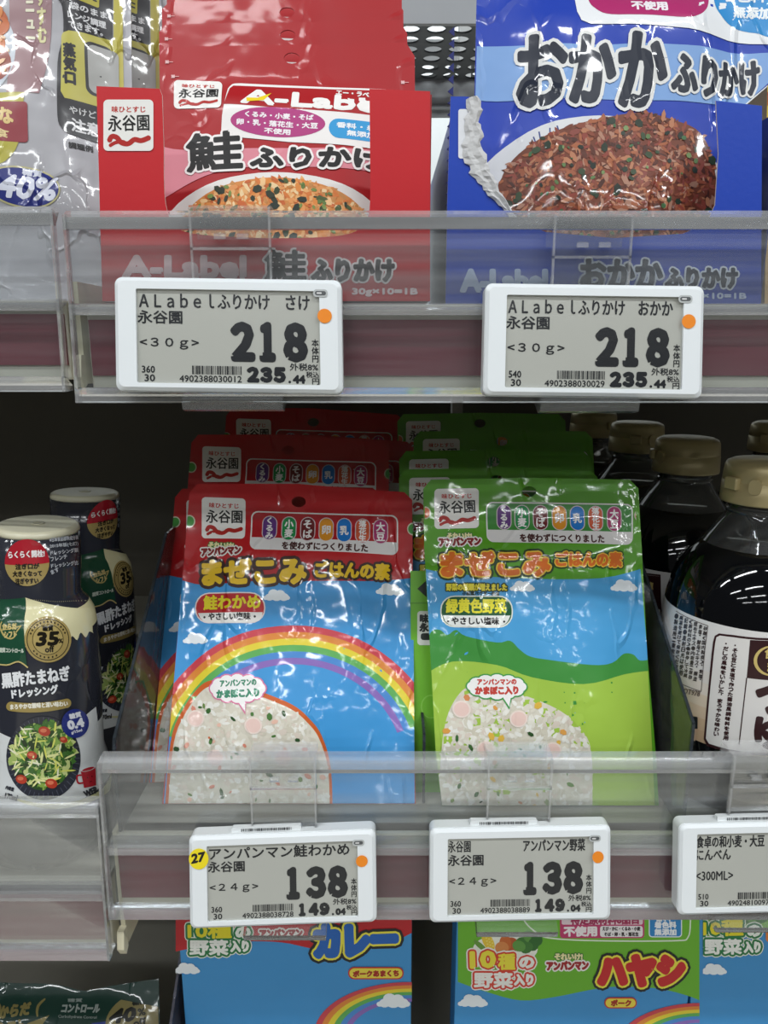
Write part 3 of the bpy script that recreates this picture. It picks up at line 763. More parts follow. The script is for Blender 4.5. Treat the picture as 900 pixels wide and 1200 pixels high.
for x, y in ((196, 73), (203, 90), (472, 97)): a.ell(x, y, 2.6, 1.3, '#e8b8b8', 2, rot=40); a.ell(x, y, 2.6, 1.3, '#e8b8b8', 2, rot=-40); a.line([(x, y), (x+7, y)], .7, '#e8b8b8', 2)
a.done()
for k, (dy, dz, dx, lab) in enumerate(((.0125, .0135, -.003, 'red salmon seasoning pouch second from the front of the carton'), (.025, .0275, -.0045, 'red salmon seasoning pouch third from the front of the carton'), (.0375, .041, -.0050, 'red salmon seasoning pouch at the back, reaching past the top edge'))):
    c = copy_tree(rp); c.location = c.location+Vector((dx, dy, dz)); c['label'] = lab

# ------------------------------------------------------------------ upper shelf: blue carton and bonito pouch
BLUE = '#1f45b4'
YC2 = YF+.007
sfb = Plane((530, 356), (892, 356), YC2, (711, 118), YC2)
tornl = [(554, 114), (557, 128), (554, 145), (557, 160), (554, 176), (562, 190), (564, 202), (574, 214), (579, 226), (590, 238), (598, 250)]
front = [(528, 113), (545, 113)] + tornl + [(612, 262), (640, 272), (720, 279), (800, 274), (828, 262), (838, 240), (842, 180), (839, 118)][0:] + [(893, 124), (892, 356), (522, 356), (524, 240)]
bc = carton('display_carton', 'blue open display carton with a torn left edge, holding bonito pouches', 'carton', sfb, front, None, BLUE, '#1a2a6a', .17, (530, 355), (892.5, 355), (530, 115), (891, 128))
# the left side wall with its ragged perforated edge
a = Art(sfb, bc, M_CARD)
a.part('printed_patch'); a.rr(537, 128, 548, 186, 3, '#e6e8ee', 1.5)
a.part('carton_lettering')
a.text('A-Label', 541, 341, 640, 341, 24, '#bccbe6', 2, bold=2.2)
a.text('おかか', 681, 337, 775, 337, 32, '#1a2238', 3, bold=2, out=[(2.2, '#dfe4ee')])
a.text('ふりかけ', 780, 337, 863, 337, 22, '#1a2238', 3, bold=1.7, out=[(2, '#dfe4ee')])
a.text('30g×10=1B', 800, 352, 874, 352, 8.5, '#c8d2ea', 2, bold=.5)
a.done()
# torn paper edge
rnd = random.Random(4); pl = [sfb.loc(*p) for p in smoothpath(tornl+[(606, 258)], 3)]
V = []; Fc = []
for i, (u, v) in enumerate(pl):
    wd = .0034*math.sin(math.pi*min(1, .15+i/len(pl)))*rnd.uniform(.7, 1.2)+.0012
    for k, (o_, h) in enumerate(((-1.0, .0002), (-.55, .0010), (-.1, .0006), (.35, .0014), (.7, .0004))):
        V.append((u+o_*wd+rnd.uniform(-.0003, .0003), v+o_*wd*.35+rnd.uniform(-.0004, .0004), h+rnd.uniform(0, .0005)))
for i in range(len(pl)-1):
    for k in range(4): q = i*5+k; Fc.append([q, q+5, q+6, q+1])
link('torn_edge', V, Fc, M_PAPER, bc, col='#cfcfd0')['label'] = 'whitish torn paper edge'
m = MB()
L0 = sfb.loc(530, 355)[0]
for k in range(22):
    z = .012+k*.0042; m.prism([(-.0012+L0, z), (L0-.0034, z+.0016), (L0-.0012, z+.0034)], -.0012, -.0006, '#17226a')
m.build('perforated_tear', M_CARD, bc)

sfo = Plane((556, 354), (906, 354), YF+.018, (731, -40), YF+.052)
outl = smoothpath([(590, 354), (574, 290), (564, 240), (558, 180), (556, 115)], 4)+[(560, -70), (908, -70), (904, 96), (868, 126), (861, 250), (850, 354)]
sfo.disp = puffer(sfo, outl, .007, wave=.0010, seed=8); sfo.curved = True
op = empty('seasoning_pouch', sfo.mw, 'large blue bonito seasoning pouch with furikake photo in the blue carton', 'pouch', 'blue bonito seasoning pouches in the carton')
sheet(sfo, 'pouch_body', M_FILM, op, outl, '#1c3fb0', hole=None)
a = Art(sfo, op, M_FILM, clip=[(562, -69), (907, -69), (903, 97), (849, 353), (591, 353), (575, 290), (566, 245), (559, 180), (557, 115)])
a.part('light_blue_band'); a.poly([(550, 54)]+[(600, 58), (700, 64), (800, 66), (904, 62)]+[(904, 94), (868, 127), (800, 129), (700, 128), (600, 122), (550, 117)], '#7fa6dc', 1)
a.part('ingredient_panel')
a.poly([(673, -60), (672, 0), (673, 22), (677, 34), (688, 39), (740, 43), (820, 49), (910, 53), (910, -60)], '#eef0f3', 2)
a.poly(smoothpath([(686, -40), (687, 0), (694, 18), (712, 29), (760, 32), (800, 34), (820, 22), (829, 0), (832, -40)], 5), '#b32a6c', 3)
a.text('卵・乳・落花生・大豆', 694, 0, 820, 3, 13, '#f6f0f4', 4, bold=.8)
a.text('不使用', 735, 23, 775, 25, 14, '#f6f0f4', 4, bold=.8)
a.poly(smoothpath([(834, -40), (835, 5), (842, 22), (858, 34), (885, 39), (910, 40), (930, -20)], 5), '#2d8fd2', 3)
a.text('着色料', 846, 3, 896, 3, 13, '#eef4f8', 4, bold=.7); a.text('無添加', 859, 21, 902, 23, 13, '#eef4f8', 4, bold=.7)
a.part('title_lettering')
for ch, x0, x1, yb, h, sk in (('お', 606, 657, 131, 80, 1), ('か', 664, 712, 130, 76, 1), ('か', 720, 770, 134, 80, 1)):
    a.text(ch, x0, yb, x1, yb+sk, h, '#1b2233', 7, bold=3.4, out=[(4.0, '#e4e4e2')])
a.text('ふり', 780, 119, 834, 120, 42, '#1b2233', 7, bold=2.3, out=[(2.8, '#e4e4e2')])
a.text('かけ', 840, 118, 889, 110, 38, '#1b2233', 7, bold=2.0, out=[(2.4, '#e4e4e2')], slant=.12)
a.part('food_photo', 'printed bowl of reddish brown bonito flakes')
a.ell(708, 235, 153, 88, '#dcdde0', 1.8, n=56, rot=3); a.ell(712, 242, 133, 82, '#6a3420', 2.6, n=48, rot=3)
top = smoothpath([(584, 260), (586, 215), (600, 190), (628, 172), (665, 158), (700, 150), (745, 142), (785, 152), (815, 163), (832, 190), (842, 240), (840, 300), (584, 300)], 4)
a.poly(top, '#743a24', 2.9)
f = inpoly(top)
OK_ = ['#8a4630', '#74351f', '#a05a3c', '#b87a58', '#5c2a1a', '#8f3f30', '#b0806a', '#8a4438', '#4a2216', '#a8603c']
a.flakes(f, (580, 138, 845, 300), 1900, OK_, 6.0, asp=3, lv=3.4, seed=15)
a.flakes(f, (590, 150, 835, 290), 60, ['#1f2f1e', '#243822', '#182418', '#34482c'], 5, asp=1.4, lv=6.6, seed=16)
a.flakes(f, (590, 150, 835, 290), 45, ['#5f7a48', '#7a925c', '#3f6a40'], 3, asp=1.4, lv=7, seed=17)
for k, (x0, y0, x1, y1) in enumerate(((622, 168, 626, 180), (628, 163, 630, 174), (640, 160, 640, 168), (648, 158, 650, 165))): a.line([(x0, y0), (x1, y1)], 1.6, '#3c4a86', 2.4)
a.done()
c = copy_tree(op); c.location = c.location+Vector((.002, .015, .002)); c['label'] = 'blue bonito seasoning pouch directly behind the first one'

# package at the far right edge
sfx = Plane((893, 356), (960, 356), YF+.05, (925, 90), YF+.06)
xr_ = empty('seasoning_box', sfx.mw, 'yellow and red box at the right edge beside the blue carton', 'box')
m = MB(); m.prism([sfx.loc(*p) for p in [(896, 356), (901, 100), (960, 100), (960, 356)]], -.03, 0, '#a88a5a'); m.build('box_body', M_CARD, xr_)
a = Art(sfx, xr_, M_CARD)
a.part('box_print'); a.poly([(899, 100), (960, 98), (960, 150), (898, 150)], '#e2c23a', 1); a.poly([(899, 108), (960, 104), (960, 122), (899, 124)], '#c8342c', 2)
a.poly([(898, 186), (960, 186), (960, 226), (897, 226)], '#4e8a3a', 1); a.poly([(897, 226), (960, 226), (960, 240), (897, 240)], '#7a3a2a', 1)
a.done()

# ------------------------------------------------------------------ upper left: silver pouches
sfs = Plane((-90, 354), (158, 354), YF+.030, (30, -60), YF+.075)
outl = [(-95, 354), (-100, -90), (152, -90), (156, 200), (160, 354)]
sfs.disp = puffer(sfs, outl, .011, wave=.0022, seed=21, seal=.06); sfs.curved = True
sp = empty('retort_pouch', sfs.mw, 'crumpled silver grey microwave food pouch at the upper left edge', 'pouch', 'crumpled silver food pouches')
sheet(sfs, 'pouch_body', M_FILM2, sp, outl, '#a4a3a8', hole=None)
a = Art(sfs, sp, M_FILM2, clip=[(-94, 353), (-99, -89), (151, -89), (155, 200), (159, 353)])
a.part('mauve_band'); a.poly(smoothpath([(25, -90), (26, 60), (24, 128)], 4)+smoothpath([(60, 128), (72, 60), (82, -90)], 4), '#98767a', 1)
a.part('edge_stripe'); a.poly([(133, -90), (143, -90), (145, 104), (147, 317), (140, 317), (135, 104)], '#b9ae4c', 1)
a.part('heating_panel')
a.poly(smoothpath([(80, -90), (80, 10), (86, 30), (86, 60), (79, 90), (79, 150), (84, 165), (92, 170)], 4)+[(134, 172), (133, -90)], '#232126', 2)
a.rr(91, -14, 120, 17, 2, '#b5ab3c', 3); a.rr(95, -10, 112, 12, 1.5, '#232126', 3.6); a.rr(114, 4, 118, 6, .5, '#232126', 3.6); a.rr(114, 9, 118, 11, .5, '#232126', 3.6)
a.text('袋のまま', 94, 30, 128, 27, 8, '#d8d8da', 4, bold=.3); a.text('レンジ調理', 92, 41, 127, 39, 8, '#d8d8da', 4, bold=.3); a.text('できます。', 93, 52, 124, 49, 8, '#d8d8da', 4, bold=.3)
a.poly(smoothpath([(84, 62), (92, 55), (138, 50)], 3)+[(139, 130), (86, 129), (82, 122)], '#bdb554', 3)
a.rr(107, 60, 134, 119, 8, '#26262a', 3.8); a.rr(110, 63, 140, 116, 7, '#a9a9a6', 4.4)
a.vtext('蒸気口', 92, 69, 112, 12, '#242226', 4.4, bold=.9)
a.text('やけど', 91, 145, 116, 144, 8, '#cfcfd0', 4, bold=.2); a.text('注意', 93, 165, 120, 164, 15, '#d8d8da', 4, bold=.5)
a.text('調理例', 91, 186, 113, 184, 7, '#2c2a2c', 3, bold=.3)
a.part('vertical_lettering'); a.vtext('簡単食メニュー', 49, -50, 64, 10, '#e4dfc6', 4, bold=.8); a.vtext('ごはんがすすむ', 62, -70, 68, 10, '#d5cf9a', 4, bold=.8)
a.part('food_photo', 'printed photo of orange glazed meatballs')
a.ell(-25, 78, 58, 62, '#c3c9d2', 1.5, n=36)
for k, (x, y, r, c_) in enumerate(((0, 48, 25, '#b5561e'), (2, 92, 27, '#8c3216'), (-28, 70, 26, '#a8481c'), (8, 70, 15, '#c46a2a'), (-10, 108, 22, '#7a2a14'), (8, 104, 11, '#b5562c'), (10, 36, 10, '#d07c30'), (16, 52, 11, '#c0601e'))):
    a.ell(x, y, r, r*.88, c_, 2.2+k*.4, rot=20*k, n=22)
a.flakes(inell(-8, 76, 36, 44), (-44, 30, 28, 122), 60, ['#d98a48', '#f0c8a0', '#e3a060', '#6a2410'], 5, lv=5.6, seed=3)
a.part('quality_label', 'maroon label with gold lettering')
a.poly(smoothpath([(-60, 130), (0, 129), (40, 128), (44, 133), (40, 165), (34, 192), (10, 212), (-60, 225)], 3), '#b0a83c', 1.8)
a.rr(-60, 139, 48, 184, 4, '#8a1f2c', 2.6); a.text('質な', 2, 166, 33, 164, 19, '#d9bd7a', 4, bold=1.0, slant=-.15); a.text('夕食', -8, 182, 28, 180, 10, '#e0c890', 4, bold=.3)
a.part('blue_badge', 'dark blue oval badge reading 40% in white')
a.ell(41, 232, 42, 22, '#b8b284', 2, rot=5, n=40); a.ell(41, 232, 40, 20, '#27307a', 2.7, rot=5, n=40)
a.text('40%', 10, 242, 74, 246, 22, '#d9dcea', 4, bold=1.4, slant=.3); a.text('糖質', 40, 219, 62, 222, 7, '#d9dcea', 4, bold=.4)
a.done()
c = copy_tree(sp); c.location = c.location+Vector((.0105, .022, .006)); c['label'] = 'crumpled silver grey pouch, only its yellow striped right edge showing behind the first'
# bag standing behind the clear fence at the left, lower body
# ------------------------------------------------------------------ middle shelf: children's rice seasoning pouches
PILLS = [('くるみ', '#62357f'), ('小麦', '#1c8f4c'), ('そば', '#6d2024'), ('卵', '#e0952a'), ('乳', '#1a78cc'), ('落花生', '#cf5a38'), ('大豆', '#ab2f6c')]
def allergen(a, x0, y0, x1, y1, sk, cxs, py0, py1, base, strip, tc):
    a.part('ingredient_panel')
    a.rr(x0, y0, x1, y1, 8, '#f1efec', 1.6, sk=sk); a.rr(x0+1.6, y0+1.6, x1-1.6, y1-1.6, 7, base, 2.2, sk=sk)
    a.poly([(x0+1, strip), (x1-1, strip+sk), (x1-1, y1-6+sk), (x1-5, y1-1+sk), (x0+6, y1), (x0+1, y1-6)], '#e6e3e2', 2.9)
    tx0, tx1, tb, th = tc
    a.text('を使わずにつくりました', tx0, tb, tx1, tb+sk*.5, th, '#4a2424', 4, bold=.45)
    for k, ((t, c), cx) in enumerate(zip(PILLS, cxs)):
        a.part('ingredient_pill'); d = sk*(cx-x0)/(x1-x0); w = 8.8
        a.rr(cx-w, py0+d, cx+w, py1+d, 9, '#d9c9cf', 3, ); a.rr(cx-w+1, py0+1+d, cx+w-1, py1-1+d, 8, c, 3.6)
        hh = {1: 11, 2: 22, 3: 26}[len(t)]; m_ = (py0+py1)/2+d
        a.vtext(t, cx, m_-hh/2, m_+hh/2, 8.5 if len(t) == 3 else 10, '#f4f1f0', 4.6, bold=.4)
def rice(a, poly, box, seed, bits):
    a.part('rice_photo', 'printed photo of a rice ball')
    a.poly(poly, bits[0], 1.9)
    cx = sum(p[0] for p in poly)/len(poly); cy = max(p[1] for p in poly)
    ins = [(cx+(x-cx)*.965, cy+(y-cy)*.965) for x, y in poly]
    a.poly(ins, '#dcd6c6', 2.3)
    f = inpoly([(cx+(x-cx)*.94, cy+(y-cy)*.945) for x, y in poly])
    a.flakes(f, box, 1100, ['#e6e2d5', '#ece9df', '#d8d2c1', '#d2cbb9', '#e1dacb', '#efede5', '#ddd0c2'], 5.2, asp=2.1, lv=2.9, seed=seed)
    a.flakes(f, box, 26, bits[1], 4.2, asp=1.9, lv=5.9, seed=seed+1)
    a.flakes(f, box, 22, bits[2], 4.2, asp=1.6, lv=6.1, seed=seed+2)
def mazekomi(name_lab, outl, BLp, BRp, yb, topm, yt, body, hole, seed):
    sf = Plane(BLp, BRp, yb, topm, yt); sf.disp = puffer(sf, outl, .0065, wave=.0010, seed=seed, seal=.10); sf.curved = True
    r = empty('seasoning_pouch', sf.mw, name_lab, 'pouch')
    sheet(sf, 'pouch_body', M_FILM, r, outl, body, hole=hole, cutouts=())
    return sf, r
Y1, Y2 = YF+.024, YF+.102
outR = [(190, 942), (199, 850), (212, 700), (222, 578), (231, 567), (350, 567), (474, 577), (483, 586), (484, 700), (485, 850), (487, 942)]
sr, r1 = mazekomi('red salmon and seaweed rice seasoning pouch, front of the red row', outR, (190, 942), (487, 942), Y1, (353, 572), Y2, '#bd1820', (350, 588, 8.5, 6.5), 31)
r1['group'] = 'red rice seasoning pouches'
clipR = [(192, 941.5), (223, 569), (478, 578), (483.5, 590), (486, 941.5)]
hol = (350, 588)
a = Art(sr, r1, M_FILM, clip=clipR)
a.part('sky_print', 'sky blue print with clouds and a rainbow')
a.poly([(180, 970), (205, 675)]+smoothpath([(205, 677), (240, 686), (300, 683), (380, 683), (440, 682), (492, 676)], 4)+[(492, 970)], '#3e97d6', 1)
RB = ['#cc4450', '#e08a3a', '#e6d23a', '#5fae5a', '#4a8ad0', '#8a6ab8']
for k, c_ in enumerate(RB):
    r0 = 166-k*7.5; cx, cy = 345, 900
    p = [(cx+r0*1.06*math.cos(math.radians(t)), cy-r0*math.sin(math.radians(t))) for t in range(20, 168, 5)]
    q = [(cx+(r0-7.5)*1.06*math.cos(math.radians(t)), cy-(r0-7.5)*math.sin(math.radians(t))) for t in range(20, 168, 5)]
    for i in range(len(p)-1): a.poly([p[i], p[i+1], q[i+1], q[i]], c_, 1.6)
for x, y, w in ((326, 700, 30), (457, 692, 32), (230, 749, 30)): a.cloud(x, y, w, 2.4)
brush_badge(a, 236.5, 582.5, 288, 631, sk=2)
allergen(a, 294.5, 599, 466.5, 646, 5, [316.5, 339, 361, 382.5, 403.5, 425, 446], 604, 634, '#b01a24', 631, (332, 431, 646, 9.5))
a.part('series_lettering')
a.text('それいけ!', 245, 643, 275, 645, 7, '#f0e8b0', 4, bold=.6, out=[(1, '#3a7a3a')])
a.text('アンパンマン', 237, 652, 284, 651, 9, '#8a1d22', 5, bold=.9, out=[(1.6, '#f0ece8')])
a.part('title_lettering', 'yellow title lettering')
a.text('まぜこみ', 239, 686, 359, 685, 27, '#f3c81c', 6, bold=2.1, out=[(3.8, '#3a1c12')])
a.text('ごはんの素', 371, 679, 456, 680, 18, '#f3c81c', 6, bold=1.1, out=[(2.8, '#3a1c12')])
a.part('flavour_badge')
a.rr(229, 695, 313, 731, 17, '#f0e4e0', 2.6, sk=1); a.rr(230.4, 696.4, 311.6, 729.6, 16, '#c01c22', 3.2, sk=1); a.poly(smoothpath([(233, 719), (237, 726), (246, 730), (270, 731), (296, 731), (307, 727), (310, 719)], 4), '#efece8', 3.9)
a.text('鮭わかめ', 240, 715, 307, 715, 16, '#f0e01e', 5, bold=.75)
a.text('やさしい塩味', 246, 727.5, 296, 728, 8.5, '#1c1a1c', 5, bold=.4); a.ell(241, 724, 1.4, 1.4, '#1c1a1c', 5, n=8); a.ell(301, 724, 1.4, 1.4, '#1c1a1c', 5, n=8)
rice(a, smoothpath([(192, 970), (200, 870), (216, 829), (237, 803), (258, 797), (285, 803), (312, 812), (345, 826), (364, 842), (378, 862), (388, 900), (390, 970)], 5), (190, 795, 392, 965), 41,
     ('#cf6228', ['#3f6a34', '#4f7a3c', '#2f5228', '#6a8a44'], ['#e0a08c', '#d98a74', '#ecc0ac']))
for x, y in ((230, 842), (299, 850), (253, 888), (333, 888)): a.ell(x, y, 10.5, 10, '#f0ded4', 8.6, n=22); a.ell(x, y, 8.6, 8.2, '#ecccc2', 8.9, n=22)
a.part('speech_bubble')
def bubble(a, cx, cy, w, h, rim, tail):
    for dl, c_, lv in ((1.6, rim, 9.4), (0, '#f6f4f2', 10)):
        for k in range(12):
            t = 2*math.pi*k/12; a.ell(cx+w*.40*math.cos(t), cy+h*.32*math.sin(t), w*.13+dl, h*.22+dl, c_, lv+k*.02, n=14)
        a.ell(cx, cy, w*.42+dl, h*.4+dl, c_, lv+.28, n=24); a.poly([(tail[0]-6-dl, cy+h*.35), (tail[0]+5+dl, cy+h*.35), (tail[2], tail[1]+dl*2)], c_, lv)
bubble(a, 281, 807, 62, 31, '#dd7aa0', (285, 834, 290))
a.text('アンパンマンの', 261, 805, 303, 803, 7.5, '#3a8a6a', 11, bold=.5)
a.text('かまぼこ入り', 257, 818, 306, 816, 9, '#3a8a6a', 11, bold=.8)
a.part('edge_dot'); a.ell(222, 611, 7, 7.5, '#ded8c0', 2, n=20); a.ell(222, 611, 5.6, 6, '#3f9a3a', 2.7, n=20)
a.part('edge_dot'); a.ell(484, 620, 7, 7.5, '#ded8c0', 2, n=20); a.ell(484, 620, 5.6, 6, '#3f9a3a', 2.7, n=20)
a.done()
def place(src, lab, dx, dy, dz, rz=0, rx=0, group=None, ry=0):
    c = copy_tree(src); c.matrix_world = Matrix.Translation(src.matrix_world.translation+Vector((dx, dy, dz))) @ Matrix.Rotation(rz, 4, 'Z') @ Matrix.Rotation(ry, 4, 'Y') @ Matrix.Rotation(rx, 4, 'X') @ src.matrix_world.to_3x3().to_4x4()
    c['label'] = lab
    if group: c['group'] = group
    return c

place(r1, 'red rice seasoning pouch second in its row, coloured pills showing above the front one', -.013, .060, .021)
place(r1, 'red rice seasoning pouch leaning out at the left of its row behind the front one', -.0125, .018, .0034, .0, -.12, ry=-.045)
place(r1, 'red rice seasoning pouch in deep shade at the back', -.002, .118, .033)
place(r1, 'red rice seasoning pouch third in its row, only its dark right corner showing', .004, .084, .018)
outG = [(518, 944), (511, 890), (504, 760), (497, 640), (496, 573), (505, 562), (620, 560), (738, 562), (748, 572), (752, 640), (758, 760), (769, 890), (772, 944)]
sg, g1 = mazekomi('green vegetable rice seasoning pouch, front of the green row', outG, (518, 944), (772, 944), Y1-.002, (622, 561), Y2-.022, '#58a01c', (620, 576, 8.5, 6.5), 37)
g1['group'] = 'green rice seasoning pouches'
a = Art(sg, g1, M_FILM, clip=[(518, 943.5), (510.5, 880), (504, 760), (497.5, 640), (498, 563), (745, 564), (752, 640), (758, 760), (768, 880), (771, 943.5)])
a.part('sky_print', 'sky blue print with clouds, bushes and meadow')
a.poly([(490, 660)]+smoothpath([(490, 664), (520, 671), (600, 678), (700, 678), (760, 664)], 4)+[(780, 970), (500, 970)], '#4aa0d8', 1)
a.poly(smoothpath([(496, 770), (504, 742), (515, 738), (524, 744), (534, 738), (545, 745), (580, 752), (595, 750), (606, 760), (618, 768), (640, 772), (690, 778), (715, 776), (730, 766), (742, 767), (750, 774), (765, 772)], 4)+[(770, 830), (500, 830)], '#3f8f3c', 1.6)
a.poly(smoothpath([(498, 790), (530, 775), (580, 778), (620, 792), (680, 800), (730, 790), (770, 785)], 4)+[(790, 970), (500, 970)], '#a3c64a', 2.2)
for x, y, w in ((609, 688, 28), (730, 687, 32)): a.cloud(x, y, w, 2.4)
brush_badge(a, 509, 573, 561, 620, sk=-1)
allergen(a, 569.5, 588, 741.5, 636, 2.5, [590.5, 611.5, 633, 655, 676, 697.5, 719.5], 591, 621, '#3f8a3a', 621, (608, 706, 635.5, 9.5))
a.part('series_lettering')
a.text('それいけ!', 524, 632, 552, 632, 7, '#f0e8b0', 4, bold=.6, out=[(1, '#3a7a3a')])
a.text('アンパンマン', 515, 640, 562, 639, 9, '#8a1d22', 5, bold=.9, out=[(1.6, '#f0ece8')])
a.part('title_lettering', 'orange title lettering')
a.text('まぜこみ', 518, 675, 640, 674, 26, '#e2711c', 6, bold=2.0, out=[(1.6, '#f0c83a'), (4.0, '#24401c')])
a.text('ごはんの素', 648, 664, 727, 664, 16, '#e2711c', 6, bold=1.0, out=[(1.2, '#f0c83a'), (2.9, '#24401c')])
a.part('small_lettering'); a.text('野菜の種類が増えました', 523, 692, 591, 692.5, 8, '#efe03a', 5, bold=.5, out=[(1.3, '#1f3a18')]); a.text('小松菜パウダー使用', 541, 697.5, 582, 698, 4, '#16281a', 4, bold=.3)
a.part('flavour_badge')
a.rr(516, 698, 598, 735, 16, '#e8ece0', 2.8); a.rr(517.4, 699.4, 596.6, 733.6, 15, '#1f5a34', 3.4); a.poly(smoothpath([(519, 721), (523, 729), (532, 733.5), (556, 734), (582, 733.5), (591, 729), (595, 721)], 4), '#eceeea', 4.1)
a.text('緑黄色野菜', 523, 718, 590, 718, 16, '#efe63a', 5, bold=.65)
a.text('やさしい塩味', 529, 731.5, 582, 731.5, 8.5, '#1c1a1c', 5, bold=.4); a.ell(525, 728, 1.3, 1.3, '#1c1a1c', 5, n=8); a.ell(588, 728, 1.3, 1.3, '#1c1a1c', 5, n=8)
rice(a, smoothpath([(508, 970), (514, 880), (521, 835), (536, 806), (552, 797), (580, 800), (617, 809), (657, 827), (685, 853), (696, 890), (698, 970)], 5), (508, 795, 700, 965), 51,
     ('#2f8a3a', ['#3f6a34', '#5f8a3c', '#2f5228', '#7a9a3c'], ['#e0a04c', '#e3b84a', '#d98a54']))
for x, y in ((540, 830), (605, 840), (568, 876), (646, 878)): a.ell(x, y, 10.5, 10, '#f0ded4', 8.6, n=22); a.ell(x, y, 8.6, 8.2, '#ecccc2', 8.9, n=22)
a.part('speech_bubble'); bubble(a, 580, 803, 64, 27, '#3f9a4a', (591, 826, 594))
a.text('アンパンマンの', 558, 801, 602, 800, 6.5, '#c9443a', 11, bold=.5); a.text('かまぼこ入り', 556, 812, 604, 811, 8.5, '#c9443a', 11, bold=.8)
a.part('edge_dot'); a.ell(498, 601, 7, 7.5, '#ded8c0', 2, n=20); a.ell(498, 601, 5.6, 6, '#dd6a3a', 2.7, n=20)
a.part('edge_dot'); a.ell(750, 604, 7, 7.5, '#ded8c0', 2, n=20); a.ell(750, 604, 5.6, 6, '#dd6a3a', 2.7, n=20)
a.done()

place(g1, 'green rice seasoning pouch second in its row, badge edge peeking left of the front one', -.0125, .031, .001, .0, -.02)
place(g1, 'green rice seasoning pouch third in its row, its badge top peeking out', -.012, .052, .008)
place(g1, 'green rice seasoning pouch fourth in its row, reaching farthest to the right', -.002, .086, .016)
place(g1, 'green rice seasoning pouch at the shaded back, coloured pills under the shelf', -.012, .120, .024)

# lime green carton between the two rows
sl = Plane((478, 931), (560, 931), YF+.034, (519, 668), YF+.0755)
lc = empty('lime_carton', sl.mw, 'lime green carton with a white badge between the red and green pouches', 'carton')
m = MB(); m.prism([sl.loc(*p) for p in [(482, 930), (481, 669), (556, 669), (556, 930)]], -.003, 0, '#6fb82a'); m.build('carton_body', M_CARD, lc)
a = Art(sl, lc, M_CARD)
a.part('carton_print'); a.poly([(489, 690), (500, 680), (500, 700)], '#16241a', 1); a.rr(489, 716, 530, 756, 4, '#dcdfd6', 1); a.vtext('味永', 497, 720, 740, 10, '#1c2420', 2, bold=.7); a.rr(493, 742, 512, 750, 3, '#1c2420', 2)
a.ell(505, 828, 12, 14, '#86c84a', 1); a.ell(505, 828, 10.5, 12.5, '#6fb82a', 1.7); a.poly([(481, 706), (556, 706), (556, 707.4), (481, 707.4)], '#5a9a24', 1)
a.done()

# ------------------------------------------------------------------ clear plastic dividers
def divider(label, pts, xs, thick=.0012):
    """pts: pixels down the slanted front edge with the x of the sheet; built in the plane of constant x"""
    x = xs; R = []
    for px, py in pts:
        d = x/((px-450)/F); v = (600-py)/F; R.append((d*(CP+v*SP), d*(-SP+v*CP)))
    R = [(max(y, YF+.002), z) for y, z in R]
    zb = ZL+.0006 if label.find('bottom shelf') < 0 else ZB+.0006
    poly = R+[(R[-1][0], zb), (YB-.02, zb), (YB-.02, R[0][1])]
    o = Vector((x, R[-1][0], zb))
    root = empty('shelf_divider', Matrix.Translation(o), label, 'divider', 'clear plastic shelf dividers')
    m = MB(); m.prism([(y-o.y, z-o.z) for y, z in poly], -thick/2, thick/2, '#fff', axis='x'); m.build('panel', M_DIV, root)
    m = MB()
    for (y0, z0), (y1, z1) in zip(R+[(R[-1][0], zb)], (R+[(R[-1][0], zb)])[1:]):
        d = Vector((y1-y0, z1-z0)); l = d.length or 1e-6; nn = Vector((-d.y, d.x))/l*.0007
        m.prism([(y0-o.y-nn.x, z0-o.z-nn.y), (y1-o.y-nn.x, z1-o.z-nn.y), (y1-o.y+nn.x, z1-o.z+nn.y), (y0-o.y+nn.x, z0-o.z+nn.y)], -thick/2-.0001, thick/2+.0001, '#fff', axis='x')
    m.build('front_edge', M_DIVEDGE, root)
    return root
divider('clear slanted divider between the dressing bottles and the red pouches', [(195, 625), (134, 866), (134, 893)], -.1285)
divider('clear slanted divider between the red and green pouches', [(480, 690), (497, 860), (497, 892)], .0205)
divider('clear slanted divider between the green pouches and the soy bottles', [(752, 660), (814, 850), (813, 892)], .1455)

# ------------------------------------------------------------------ soy sauce bottles
def dz_(py, Y): return ZY(py, Y)
YT = YF+.052
bx_ = XY(896, 560, YT)
base = Vector((bx_, YT, ZL+.0006)); topp = Vector((bx_, YT, ZL+.25))
def rr_(px, py): p = P(888-px, py, YT); q = P(888, py, YT); return q.x-p.x
def hz(py): return ZY(py, YT)-ZL
prof = [(rr_(84, 930), 0.0), (rr_(90, 925), .003), (rr_(92, 900), .012), (rr_(93, 840), hz(840)), (rr_(95, 740), hz(740)), (rr_(93, 708), hz(704)), (rr_(89, 684), hz(684)), (rr_(82, 665), hz(665)), (rr_(73, 648), hz(650)), (rr_(60, 632), hz(636))]
sy = Round(base, topp, prof)
soy = empty('soy_sauce_bottle', sy.mw, 'large dark soy sauce bottle with gold cap at the right edge, front of its row', 'bottle', 'dark soy sauce bottles with gold caps')
v, f = lathe(prof, 56); link('bottle_body', v, f, M_DARKGL, soy, col='#07080b', smooth=True)
pn = [(rr_(60, 632), hz(636)), (rr_(50, 620), hz(622)), (rr_(40, 608), hz(608)), (rr_(36, 600), hz(598)), (rr_(35, 590), hz(588))]
v, f = lathe(pn, 48, cap=False); link('neck', v, f, M_BOTTLE, soy, smooth=True)
v, f = lathe([(rr_(59.5, 632), hz(636.5)), (rr_(58, 632), hz(635)), (.0005, hz(635))], 48, cap=False); link('liquid_surface', v, f, M_DARKGL, soy, col='#140c08', smooth=True)
v, f = lathe([(rr_(38, 590), hz(600)), (rr_(38, 590), hz(596)), (rr_(31, 590), hz(594)), (rr_(31, 590), hz(586))], 48); link('neck_ring', v, f, M_BOTTLE, soy, smooth=True)
